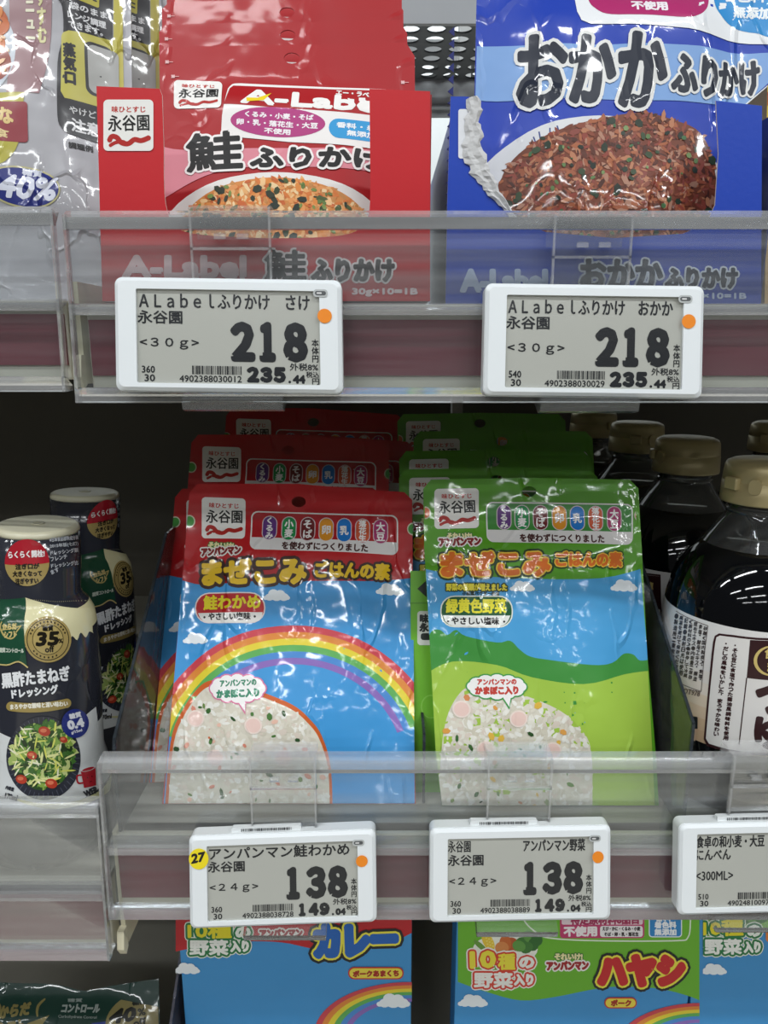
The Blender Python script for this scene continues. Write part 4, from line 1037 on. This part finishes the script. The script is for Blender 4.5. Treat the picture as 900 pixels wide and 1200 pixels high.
capp = [(rr_(45.5, 588), hz(588)), (rr_(46, 585), hz(586)), (rr_(45.5, 562), hz(564)), (rr_(44.5, 562), hz(563.3)), (rr_(45.2, 562), hz(562.4)), (rr_(44, 548), hz(547)), (rr_(42, 544), hz(543)), (rr_(36, 541), hz(540)), (rr_(20, 541), hz(538.6)), (.0005, hz(538))]
v, f = lathe(capp, 56); cp_ = link('cap', v, f, M_GOLD, soy, col='#b3a478', smooth=True); cp_['label'] = 'matt gold flip cap'
ang = math.radians(-62); rc_ = rr_(45.5, 560)
m = MB(); m.box(-.004, .004, -.0020, .0012, hz(572), hz(558), '#b7a87c'); hg = m.build('hinge', M_GOLD, cp_, bevel=.0009); hg.matrix_local = Matrix.Rotation(math.radians(-72), 4, 'Z') @ Matrix.Translation((0, -rc_, 0))
m = MB(); m.prism(rrect(-.0028, hz(574), .0028, hz(557), .0026), 0, .0018, '#b7a87c'); tb = m.build('cap_tab', M_GOLD, cp_, bevel=.0006); tb.matrix_local = Matrix.Rotation(math.radians(-38), 4, 'Z') @ Matrix(((1, 0, 0, 0), (0, 0, -1, -rc_+.0006), (0, 1, 0, 0), (0, 0, 0, 1)))
# paper label wrapped round
zt_, zb_ = sy.loc(888, 740)[1], sy.loc(888, 886)[1]
V = []; Fc = []; cl = []; NB = 10; NA = 64
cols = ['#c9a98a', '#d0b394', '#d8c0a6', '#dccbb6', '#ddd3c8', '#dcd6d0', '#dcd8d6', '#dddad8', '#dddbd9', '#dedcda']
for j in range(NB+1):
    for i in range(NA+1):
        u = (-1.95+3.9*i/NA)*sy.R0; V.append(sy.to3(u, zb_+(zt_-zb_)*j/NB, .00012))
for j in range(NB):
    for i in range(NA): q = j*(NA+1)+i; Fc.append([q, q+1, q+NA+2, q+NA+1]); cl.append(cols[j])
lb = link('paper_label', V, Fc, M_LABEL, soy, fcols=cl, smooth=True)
a = Art(sy, soy, M_LABEL, base=4)
BR = '#33161a'
a.part('label_print', 'brown label print')
fr = [(843, 742), (860, 744), (886, 747), (925, 747), (925, 884), (880, 884), (850, 880), (829, 874), (825, 866), (829, 820), (836, 752), (838, 745)]
a.poly(fr, BR, 1); fi = [(844, 744.5), (860, 746.5), (886, 749.5), (923, 749.5), (923, 881), (880, 881), (851, 877), (831, 871), (827.5, 865), (831.5, 820), (838.5, 753), (840, 746.5)]
a.poly(fi, '#dfdcd9', 1.8)
a.poly([(879, 749.5), (925, 749.5), (925, 797), (875, 794)], BR, 2.6)
a.line([(875, 794), (866, 872)], 1.4, BR, 2.6)
a.line([(905+20*math.cos(math.radians(t)), 774+17*math.sin(math.radians(t))) for t in range(100, 262, 12)], 3.5, '#cdb670', 3.4, taper=True)
a.text('食卓', 896, 771, 914, 772, 12, '#cdb670', 3.4, bold=.5); a.text('和', 899, 788, 909, 788, 12, '#cdb670', 3.4, bold=.5)
a.text('つ', 888, 834, 925, 834, 30, BR, 3.4, bold=3); a.text('ゆ', 885, 874, 922, 876, 36, BR, 3.4, bold=2.6)
def slanted(a, s, p0, p1, w, col, lv, bold):
    n = len(s)
    for i, ch in enumerate(s):
        t = (i+.5)/n; x = p0[0]+(p1[0]-p0[0])*t; y = p0[1]+(p1[1]-p0[1])*t; h = (p1[1]-p0[1])/n*.82
        if ch in '・': a.ell(x, y, 1, 1, col, lv, n=8); continue
        if ch in '、': a.ell(x+w*.25, y-h*.3, .9, .9, col, lv, n=8); continue
        a.text(ch, x-w/2, y+h/2, x+w/2, y+h/2+.8, h, col, lv, bold=bold)
slanted(a, '・そら豆と食塩で作った醤油風調味料を使用', (862, 753), (850, 867), 5.6, BR, 3.4, .35)
slanted(a, '・だしの風味をいかした、まろやかな味わい', (851.5, 751), (839, 862), 5.6, BR, 3.4, .35)
a.part('ingredient_print', 'small dark ingredient lettering')
a.line([(793, 716), (830, 733), (822, 810), (789, 796)], .7, '#5a5050', 2)
for k, s_ in enumerate(('砂糖(国内製造)、食塩、', '食塩、酵母エキス、醸造', '昆布エキス●内容量:保存', '(原材料の)●保存して冷蔵', '記載●直射日光は使用', '高温を避けて保存ください', '●製造所:東京都千葉')):
    x = 826-k*5.6
    slanted(a, s_, (x+1, 733-k*2.5), (x-6, 800-k*2.2), 4.2, '#403838', 2.6, .15)
a.text('OT978', 801, 812, 820, 816, 6, '#6a5a52', 2.6, bold=.2)
a.rr(783, 832, 818, 846, 1, '#1c2024', 2, sk=8); a.poly([(783, 846), (817, 854), (815, 868), (783, 858)], '#cfae94', 2)
a.done()
sp_ = .089
X2 = XY(802, 560, YT+sp_)
for k, (lab, X, dy, rot) in enumerate((('dark soy sauce bottle second in the row, brown label beside the green pouch', X2, sp_, -.55),
                            ('dark soy sauce bottle third in the row, its cap dim behind the green pouch', XY(744, 540, YT+2*sp_), 2*sp_, .9),
                            ('dark soy sauce bottle fourth in the row, deepest in the shade', XY(694, 520, YT+3*sp_), 3*sp_, 1.8),
                            ('soy sauce bottle behind the big one at the right edge, only its cap showing', XY(908, 540, YT+2*sp_), 2*sp_, .4))):
    c = copy_tree(soy); c.matrix_world = Matrix.Translation((X, YT+dy, ZL+.0006)) @ Matrix.Rotation(rot, 4, 'Z'); c['label'] = lab

# ------------------------------------------------------------------ dressing bottles (left bay)
YD = YF+.036
def mk(pxc, py): return P(pxc, py, YD)
bb = Vector((XY(58, 960, YD), YD, ZLL+.0006)); tt = P(44, 615, YD)
hh_ = lambda py: (ZY(py, YD)-ZLL)
rq = lambda w, py: P(450+w, py, YD).x
pr_ = [(rq(66, 940), 0), (rq(73, 940), .003), (rq(73, 930), .012), (rq(69, 905), hh_(905)), (rq(62, 875), hh_(878)), (rq(62, 850), hh_(850)), (rq(63, 800), hh_(800)), (rq(61, 735), hh_(735)), (rq(58, 718), hh_(716)), (rq(52, 706), hh_(704)), (rq(46, 698), hh_(698)), (rq(44, 690), hh_(690)), (rq(46, 660), hh_(660)), (rq(46, 622), hh_(622))]
sd = Round(bb, tt, pr_)
dr = empty('dressing_bottle', sd.mw, 'black vinegar onion dressing bottle with pale lid and salad photo, front of the left bay', 'bottle', 'dressing bottles in the left bay')
v, f = lathe(pr_, 60); link('bottle_body', v, f, M_SHRINK, dr, col='#2d2f38', smooth=True)
v, f = lathe([(rq(45.5, 620), hh_(622)), (rq(46, 617), hh_(619)), (rq(45, 613), hh_(616)), (rq(42, 613), hh_(614)), (rq(38, 613), hh_(614.2)), (rq(15, 613), hh_(613.8)), (.0005, hh_(613.8))], 48); o = link('lid', v, f, M_PLAST, dr, col='#c9c5ac', smooth=True); o['label'] = 'cream coloured lid'
v, f = lathe([(.003, hh_(613.8)), (.0034, hh_(613.2)), (.002, hh_(613.2)), (.0016, hh_(613.8))], 20); link('emboss', v, f, M_PLAST, o, col='#c9c5ac', smooth=True)
def band(px0y, px1y, col, name, h=.0001):
    z1, z0 = sd.loc(50, px0y)[1], sd.loc(50, px1y)[1]; V = []; Fc = []
    zs = sorted(set([z0, z1]+[z for r, z in pr_ if z0 < z < z1]))
    for z in zs:
        for i in range(60): V.append(sd.to3(2*math.pi*sd.R0*i/60, z, h))
    for j in range(len(zs)-1):
        for i in range(60): Fc.append([j*60+i, j*60+(i+1) % 60, (j+1)*60+(i+1) % 60, (j+1)*60+i])
    return link(name, V, Fc, M_SHRINK, dr, col=col, smooth=True)
band(722, 752, '#d9d3a6', 'cream_band'); band(872, 950, '#d9dcdc', 'white_band')
a = Art(sd, dr, M_SHRINK, base=3)
a.part('label_print')
a.poly([(30, 700)]+[(104, 712)]+[(108, 740)]+smoothpath([(109, 742), (104, 740), (100, 747), (94, 741), (90, 750), (84, 745), (80, 754), (70, 752), (60, 758), (30, 758)], 3), '#dcd6ac', 1)
a.poly(smoothpath([(-12, 848), (0, 858), (30, 868), (78, 862), (98, 840), (112, 828)], 4)+[(118, 880), (-12, 880)], '#dfe2e2', 1)
a.poly([(8, 930)]+[(60, 948), (128, 926), (130, 905), (118, 925), (90, 938)], '#cfcc9a', 2)
a.part('green_panel'); a.poly(smoothpath([(-14, 700), (8, 702), (30, 700)], 3)+[(32, 782)]+smoothpath([(32, 781), (22, 774), (8, 778), (-14, 775)], 4), '#1f4a35', 2)
a.line(smoothpath([(33, 782), (22, 775), (8, 779), (-12, 776)], 4), 1.6, '#c9b778', 2.6)
a.line(smoothpath([(3, 728), (1, 735), (6, 745), (14, 748), (20, 743)], 4), 1.6, '#b9a868', 3, taper=True); a.line([(3, 738), (25, 733), (19, 741)], 1.4, '#b9a868', 3)
a.text('からだ', 4, 738, 20, 737, 7, '#c9b778', 3.2, bold=.5); a.text('シフト', 6, 747, 20, 746, 7, '#c9b778', 3.2, bold=.5)
a.text('糖質コントロール', 0, 764, 28, 765, 5.5, '#c9d2c4', 3.2, bold=.3)
a.part('gold_seal', 'gold seal reading 35% off')
a.ell(56, 749, 27, 27, '#a8935a', 3, n=40); a.ell(56, 749, 24.5, 24.5, '#2c2a20', 3.6, n=40); a.ell(56, 749, 23.5, 23.5, '#a8935a', 4.2, n=40); a.ell(56, 749, 18, 18, '#3a3420', 4.8, n=36); a.ell(56, 749, 17.2, 17.2, '#b09c62', 5.4, n=36)
a.text('糖質', 50, 739, 62, 738.5, 6, '#1f1c14', 6.2, bold=.4); a.text('35', 43, 756, 67, 755, 15, '#1f1c14', 6.2, bold=1.2, slant=.15); a.text('%', 68, 753, 73, 753, 5, '#1f1c14', 6.2, bold=.3); a.text('off', 53, 764, 63, 763.5, 7, '#1f1c14', 6.2, bold=.4)
for k in range(13):
    t = math.radians(200+k*11.5); x = 56+21*math.cos(t); y = 749+21*math.sin(t); a.ell(x, y, 1.1, 1.4, '#3a3420', 5, n=6)
    if k < 7: t = math.radians(140-k*13); x = 56+21*math.cos(t); y = 749+21*math.sin(t); a.ell(x, y, 1.1, 1.4, '#3a3420', 5, n=6)
a.part('title_lettering', 'white title lettering')
a.text('黒酢たまねぎ', 4, 806, 82, 797, 17, '#e9ebee', 3, bold=.75); a.text('ドレッシング', 15, 818, 68, 812, 10, '#e9ebee', 3, bold=.6)
a.part('gold_pill'); a.rr(8, 822, 83, 833, 5.5, '#a08c50', 3, sk=-4); a.text('まろやかな酸味と深い味わい', 13, 831, 79, 827, 6, '#f0ecdc', 4, bold=.35)
a.part('salad_photo', 'printed bowl of green salad with tomatoes')
a.ell(51, 888, 43, 49, '#30323c', 2.4, n=48, rot=-4)
for k in range(44):
    t = 2*math.pi*k/44; a.line([(51+36*math.cos(t), 888+41*math.sin(t)), (51+42*math.cos(t), 888+48*math.sin(t))], .7, '#565a68', 3)
SAL = ['#3f6a2c', '#5a8a3a', '#88a84a', '#2f4a22', '#a9be6a', '#4a7a34', '#c9d48a', '#243a1c']
f = inell(50, 884, 35, 38)
a.poly(smoothpath([(18, 870), (30, 850), (50, 848), (70, 856), (82, 872), (84, 900), (70, 915), (50, 925), (34, 920), (22, 900)], 4, True), '#33502a', 3.4)
a.flakes(f, (12, 844, 88, 926), 420, SAL, 6, asp=2, lv=3.9, seed=71)
a.flakes(f, (14, 848, 86, 922), 70, ['#dde06a', '#e6e8a0', '#f0f0d0'], 7, asp=7, lv=6.8, seed=72)
for x, y, r in ((52, 856, 7), (38, 884, 6), (60, 917, 7), (26, 912, 6.5), (74, 866, 4.5)): a.ell(x, y, r, r*.8, '#b8402c', 9.6, n=16, rot=20); a.ell(x-1, y-1, r*.55, r*.35, '#dd7a58', 10.2, n=10)
a.part('blue_seal', 'blue seal reading 0.4 g'); a.ell(87, 847, 15.5, 17, '#26327e', 11, n=30)
a.text('糖質', 81, 842, 94, 839, 6, '#e6e8f0', 11.8, bold=.4); a.text('0.4', 80, 854, 97, 850, 9.5, '#e6e8f0', 11.8, bold=1); a.text('g/15ml', 83, 860, 95, 857, 4, '#e6e8f0', 11.8, bold=.2)
a.part('cup_mark', 'small red cup emblem')
a.poly([(94, 903), (111, 898), (112, 920), (98, 923)], '#a8202c', 3); a.ell(102.5, 900.5, 8.8, 2.6, '#d9dcdc', 3.5, rot=-16, n=18); a.ell(102.5, 900.8, 7.4, 1.7, '#a8202c', 4, rot=-16, n=18)
a.line(smoothpath([(96, 908), (90, 909), (91, 917), (97, 917)], 4), 2, '#a8202c', 3); a.ell(102, 911, .7, .7, '#3a1014', 4, n=6); a.ell(107, 909.5, .7, .7, '#3a1014', 4, n=6); a.line([(104, 916), (107, 915)], .6, '#3a1014', 4)
a.text('WFP', 100, 934, 114, 928, 7, '#33343c', 3, bold=.6)
a.text('内容量', 7, 924, 16, 927, 4.5, '#33343c', 3, bold=.25); a.text('170ml', 6, 935, 20, 938, 6.5, '#33343c', 3, bold=.35)
a.part('lid_sticker', 'round red and gold sticker on the cap film')
a.ell(32, 659, 25.5, 27.5, '#a8935a', 3, n=40, rot=0)
a.poly([(32+25.5*math.cos(math.radians(t)), 659+27.5*math.sin(math.radians(t))) for t in range(176, 362, 8)], '#ae2230', 3.7)
a.text('らくらく開栓!', 11, 654, 52, 652, 8, '#f2eeee', 5, bold=.35)
for k, (s_, x0, x1) in enumerate((('注ぎ口が', 19, 46), ('大きくなって', 16, 49), ('注ぎやすい', 19, 45))): a.text(s_, x0, 667+k*8.6, x1, 666+k*8.6, 6.5, '#2a2620', 5, bold=.4)
a.part('small_lettering')
for k, s_ in enumerate(('※日本食品標準成分表', '2015年版(七訂)', 'ドレッシング類', 'フレンチ', 'ドレッシング比', 'ます')):
    a.text(s_, 58+k*.5, 635+k*7.6, min(91, 60+len(s_)*4.6), 632+k*7.4, 5, '#b9bcc4', 3, bold=.2)
for k in range(30): a.ell(33+k*2.4, 702+k*.2 if k < 14 else 704.8-(k-14)*.1, .5, .5, '#a5a080', 3, n=5)
a.done()
place(dr, 'black vinegar onion dressing bottle half hidden behind the front one', XY(103, 592, YD+.066)-XY(44, 615, YD)-.003, .071, 0, .80)

# ------------------------------------------------------------------ bottom shelf: curry and hashed beef boxes
YX = YF+.060
def flatbox(label, xl, xr, pyt, col, side, sidew=0, Yx=YX, grp=None):
    zt = ZY(pyt, Yx); zb = ZB+.0005; A = P(xl, pyt, Yx); B = P(xr, pyt, Yx)
    ctr = Vector(((A.x+B.x)/2, Yx, zb)); w = (B.x-A.x)/2; h = zt-zb
    root = empty('food_box', Matrix(((1, 0, 0, ctr.x), (0, 0, -1, ctr.y), (0, 1, 0, ctr.z), (0, 0, 0, 1))), label, 'box', grp)
    m = MB(); m.box(-w, w, 0, h, -.024, 0, col); m.build('box_body', M_CARD, root, bevel=.0006)
    sf = Plane((xl, pyt+100), (xr, pyt+100), Yx, ((xl+xr)/2, pyt), Yx); sf.O = ctr.copy(); sf.X = Vector((1, 0, 0)); sf.U = Vector((0, 0, 1)); sf.N = Vector((0, -1, 0)); sf.mw = root.matrix_world.copy()
    return root, sf
GB = 'children\'s food boxes on the bottom shelf'
cb, sc = flatbox('red topped curry box with blue title lettering on the bottom shelf', 206, 483, 1052, '#3f93d0', None, grp=GB)
a = Art(sc, cb, M_CARD, clip=[(206, 1053), (482.5, 1053), (482.5, 1420), (206, 1420)])
a.part('red_header', 'red header'); a.poly([(200, 1040), (490, 1040)]+smoothpath([(490, 1089), (450, 1108), (410, 1114), (370, 1112), (330, 1104), (280, 1103), (240, 1108), (200, 1116)], 4), '#bb1f28', 1)
a.part('sky_print')
def rainbow(a, cx, cy, r, w, t0, t1, lv=1.6):
    for k, c_ in enumerate(RB):
        r0 = r-k*w
        for t in range(t0, t1, 5):
            q = [(cx+rr*math.cos(math.radians(u)), cy-rr*.55*math.sin(math.radians(u))) for rr, u in ((r0, t), (r0, t+5), (r0-w, t+5), (r0-w, t))]
            a.poly(q, c_, lv)
rainbow(a, 480, 1212, 112, 7, 60, 170)
for x, y, w in ((219, 1135, 30), (461, 1173, 38)): a.cloud(x, y, w, 3)
a.part('vegetable_badge'); 
a.text('10種', 221, 1099, 271, 1098, 18, '#e6d92a', 6, bold=.9, out=[(2.4, '#1f7a44'), (3.6, '#e6ece0')]); a.text('の', 277, 1098, 293, 1098, 12, '#eef2ea', 6, bold=1.3, out=[(2.4, '#1f7a44'), (3.6, '#e6ece0')])
a.text('野菜', 223, 1118, 267, 1118, 17, '#f2f4ee', 6, bold=.9, out=[(2.4, '#1f7a44'), (3.6, '#e6ece0')]); a.text('入り', 271, 1114, 291, 1114, 12, '#f2f4ee', 6, bold=1.1, out=[(2.4, '#1f7a44'), (3.6, '#e6ece0')])
a.part('series_lettering'); a.text('アンパンマン', 305, 1098, 354, 1097, 9, '#a32228', 5, bold=1, out=[(1.7, '#efece8')])
a.part('title_lettering', 'blue title lettering with yellow rim'); a.text('カレー', 371, 1119, 464, 1116, 34, '#2064b8', 7, bold=4.2, out=[(2.4, '#ece24a'), (5.6, '#1b1d22')])
a.part('flavour_badge'); a.rr(408, 1132.5, 473, 1147, 7, '#c8302a', 4); a.rr(409.5, 1134, 471.5, 1145.5, 6, '#ecd94a', 4.7); a.text('ポークあまくち', 414, 1144, 467, 1143, 7, '#a8281c', 5.6, bold=.6)
a.done()
hb, sh = flatbox('green topped hashed beef box with red title lettering on the bottom shelf', 536, 820, 1052, '#3f93d0', None, grp=GB)
m = MB(); w_ = (P(820, 1052, YX).x-P(536, 1052, YX).x)/2
a = Art(sh, hb, M_CARD, clip=[(536.5, 1053), (819.5, 1053), (819.5, 1420), (536.5, 1420)])
a.part('green_header', 'lime green header')
a.poly([(530, 1040), (830, 1040)]+smoothpath([(830, 1178), (810, 1168), (770, 1158), (720, 1156), (690, 1160), (650, 1168), (610, 1172), (570, 1162), (530, 1148)], 4), '#6cb52c', 1)
a.line(smoothpath([(610, 1060), (614, 1078), (628, 1092), (645, 1099), (700, 1102), (790, 1102), (806, 1098), (809, 1078), (810, 1056)], 5), 1.6, '#e4efd8', 1.8)
a.part('ingredient_panel'); a.rr(656, 1060, 755, 1099, 4, '#c23a6e', 2); a.rr(658, 1061, 753, 1083, 2, '#e9d4dc', 2.6); a.text('特定原材料8品目', 669, 1083, 748, 1082, 11, '#a82a5a', 3.6, bold=.6)
a.rr(657.5, 1084, 701, 1097.5, 2, '#c23a6e', 2.6); a.text('不使用', 661, 1096.5, 699, 1096, 11, '#f6eef0', 3.6, bold=.8); a.rr(703, 1084.5, 753, 1097.5, 3, '#f2eef0', 2.6)
a.text('えび・かに・くるみ・小麦', 706, 1090, 750, 1090, 4.5, '#33262c', 3.6, bold=.3); a.text('そば・卵・乳・落花生', 708, 1096.5, 748, 1096.5, 4.5, '#33262c', 3.6, bold=.3)
a.part('additive_panel'); a.rr(760, 1060, 799, 1098, 4, '#eef2f6', 2); a.rr(761.2, 1061, 797.8, 1096.8, 3, '#2a86c8', 2.6)
a.text('香料・', 768, 1079, 792, 1079, 7.5, '#f2f6fa', 3.6, bold=.5); a.text('着色料', 767, 1087, 792, 1087, 7.5, '#f2f6fa', 3.6, bold=.5); a.text('無添加', 767, 1095.5, 792, 1095.5, 7.5, '#f2f6fa', 3.6, bold=.5)
a.part('vegetable_print', 'printed corn, pumpkin and greens')
a.ell(592, 1112, 38, 18, '#eef0e4', 1.9, n=30)
a.ell(572, 1103, 6, 12, '#eac83a', 2.6, rot=-28); 
for i in range(14): a.ell(569+(i % 3)*3+i*.25, 1095+i*1.2, 1.1, .9, '#f4e07a', 3.2, n=7)
a.ell(563, 1108, 3, 10, '#6a9a3c', 3.4, rot=-50)
for x, y, rx_, ry_, c_ in ((592, 1105, 7, 10, '#c8672c'), (599, 1107, 9, 9, '#b8562a'), (588, 1110, 8, 7, '#d98a4c')): a.ell(x, y, rx_, ry_, c_, 3)
for i, (x, y) in enumerate(((612, 1104), (620, 1097), (625, 1106), (617, 1110), (608, 1108), (629, 1100))): a.ell(x, y, 8, 6.5, ('#3f7a34', '#5f9a44', '#2f6a2c')[i % 3], 3+i*.3, rot=i*50, n=12)
a.part('vegetable_badge')
a.text('10', 552, 1133, 580, 1132, 18, '#efe042', 7, bold=1.6, out=[(2, '#d8402c'), (3.6, '#f2f0e8')]); a.text('種', 584, 1135, 603, 1135, 18, '#efe042', 7, bold=.8, out=[(2, '#d8402c'), (3.6, '#f2f0e8')]); a.text('の', 609, 1133, 625, 1133, 12, '#f4f2ea', 7, bold=1.2, out=[(2, '#d8402c'), (3.6, '#f2f0e8')])
a.text('野菜', 556, 1156, 600, 1156, 17, '#f6f4ee', 7, bold=.9, out=[(2.2, '#d8402c'), (3.6, '#f2f0e8')]); a.text('入り', 603, 1153, 624, 1153, 12, '#f6f4ee', 7, bold=1.1, out=[(2.2, '#d8402c'), (3.6, '#f2f0e8')])
a.part('series_lettering'); a.text('それいけ!', 650, 1124, 682, 1124, 7, '#efe6b0', 4, bold=.6, out=[(1, '#3f7a34')]); a.text('アンパンマン', 641, 1136, 689, 1135, 9.5, '#a32228', 5, bold=1, out=[(1.7, '#efece8')])
a.part('title_lettering', 'red title lettering with yellow rim'); a.text('ハヤシ', 703, 1153, 800, 1152, 32, '#c9242a', 7, bold=4, out=[(2.4, '#ece24a'), (5.4, '#1b1d22')])
a.part('flavour_badge'); a.rr(708, 1168, 746, 1181, 6.5, '#c8302a', 4); a.rr(709.4, 1169.4, 744.6, 1179.6, 5.5, '#ecd94a', 4.7); a.text('ポーク', 716, 1178, 739, 1178, 7, '#a8281c', 5.6, bold=.6)
a.part('sky_print'); a.cloud(554, 1173, 34, 2)
rainbow(a, 820, 1230, 100, 7, 60, 160)
a.done()
cb2, sc2 = flatbox('orange and green topped box cut by the right edge, beside the hashed beef box', 823, 1090, 1052, '#3f93d0', None, grp=GB)
a = Art(sc2, cb2, M_CARD, clip=[(823.5, 1053), (1089, 1053), (1089, 1420), (823.5, 1420)])
a.part('header_print', 'light green header'); a.poly([(815, 1040), (1095, 1040)]+smoothpath([(1095, 1120), (980, 1095), (900, 1092), (860, 1100), (815, 1112)], 4), '#7db84a', 1)
a.part('vegetable_print')
for i, (x, y) in enumerate(((872, 1076), (884, 1080), (860, 1078), (894, 1074))): a.ell(x, y, 10, 6.5, ('#3f7a34', '#5f9a44', '#2f6a2c')[i % 3], 2+i*.3, rot=i*50, n=12)
a.part('vegetable_badge')
a.text('10種', 824, 1096, 870, 1095, 18, '#e6d92a', 6, bold=.9, out=[(2.4, '#1f7a44'), (3.6, '#e6ece0')]); a.text('の', 876, 1096, 890, 1096, 12, '#eef2ea', 6, bold=1.3, out=[(2.4, '#1f7a44'), (3.6, '#e6ece0')])
a.text('野菜', 826, 1117, 868, 1117, 17, '#f2f4ee', 6, bold=.9, out=[(2.4, '#1f7a44'), (3.6, '#e6ece0')]); a.text('入り', 872, 1115, 890, 1115, 12, '#f2f4ee', 6, bold=1.1, out=[(2.4, '#1f7a44'), (3.6, '#e6ece0')])
a.part('orange_print'); a.rr(897, 1088, 960, 1104, 5, '#e0823a', 3)
a.part('sky_print'); a.cloud(836, 1136, 30, 2)
a.done()

# translucent divider and the dark green pouch, bottom left
x_ = XY(176, 1200, YF+.02)
root = empty('shelf_divider', Matrix.Translation((x_, YF+.02, ZB+.0006)), 'greyish translucent divider at the left of the curry box', 'divider', 'clear plastic shelf dividers')
m = MB(); zt = ZY(1070, YF+.10)-ZB; m.prism([(0, 0), (.30, 0), (.30, zt), (.075, zt), (.03, zt*.75), (0, zt*.35)], -.0008, .0008, '#fff', axis='x')
M_HAZY = clear('hazy_divider', haze=.30, hcol=(.42, .42, .52), tintc=(.75, .76, .82)); m.build('panel', M_HAZY, root)
sq = Plane((-60, 1330), (186, 1330), YF+.05, (60, 1160), YF+.10)
outl = [(-70, 1330), (-66, 1148)]+smoothpath([(-20, 1150), (20, 1152), (60, 1153), (80, 1157), (98, 1161), (116, 1158), (150, 1152), (186, 1147)], 4)+[(190, 1330)]
sq.disp = puffer(sq, outl, .006, wave=.0016, seed=61); sq.curved = True
gp = empty('food_pouch', sq.mw, 'dark green food pouch with gold 40% badge at the lower left', 'pouch')
sheet(sq, 'pouch_body', M_FILM, gp, outl, '#12382f', hole=None)
a = Art(sq, gp, M_FILM, clip=[(-66, 1329), (-60, 1153), (60, 1155), (98, 1162.5), (185, 1152), (188, 1329)])
a.part('gold_lettering', 'gold lettering')
a.text('からだ', 4, 1192, 38, 1187, 13, '#8f8450', 3, bold=1.0, slant=.1); a.text('シフト', 6, 1210, 34, 1206, 13, '#8f8450', 3, bold=1)
a.line(smoothpath([(54, 1170), (47, 1178), (48, 1190)], 4), 3, '#8f8450', 3, taper=True); a.poly([(36, 1198), (62, 1188), (52, 1202), (50, 1210)], '#8f8450', 3)
a.line(smoothpath([(-6, 1172), (3, 1180), (-2, 1192)], 4), 3, '#8f8450', 3, taper=True)
a.part('white_lettering'); a.text('糖質', 80, 1174, 97, 1174, 4, '#8f9a94', 3, bold=.2); a.text('コントロール', 75, 1185, 119, 1185, 8.5, '#aab4ae', 3, bold=.6); a.text('Carbohydrate Control', 72, 1192, 117, 1193, 4, '#8f9a94', 3, bold=.1)
a.part('gold_seal', 'pale gold seal reading 40% off'); a.ell(160, 1200, 33, 34, '#8d8252', 2.2, n=40); a.text('糖質', 156, 1178, 172, 1176, 7.5, '#1a1c16', 3.4, bold=.5); a.text('40', 131, 1198, 158, 1195, 15, '#15160f', 3.4, bold=1.4, slant=.3); a.text('%', 163, 1190, 171, 1189, 8, '#15160f', 3.4, bold=.4); a.text('off', 158, 1204, 172, 1202, 10, '#15160f', 3.4, bold=.5)
a.poly([(112, 1197), (130, 1195), (130, 1230), (112, 1230)], '#2a3a8a', 2)
a.done()
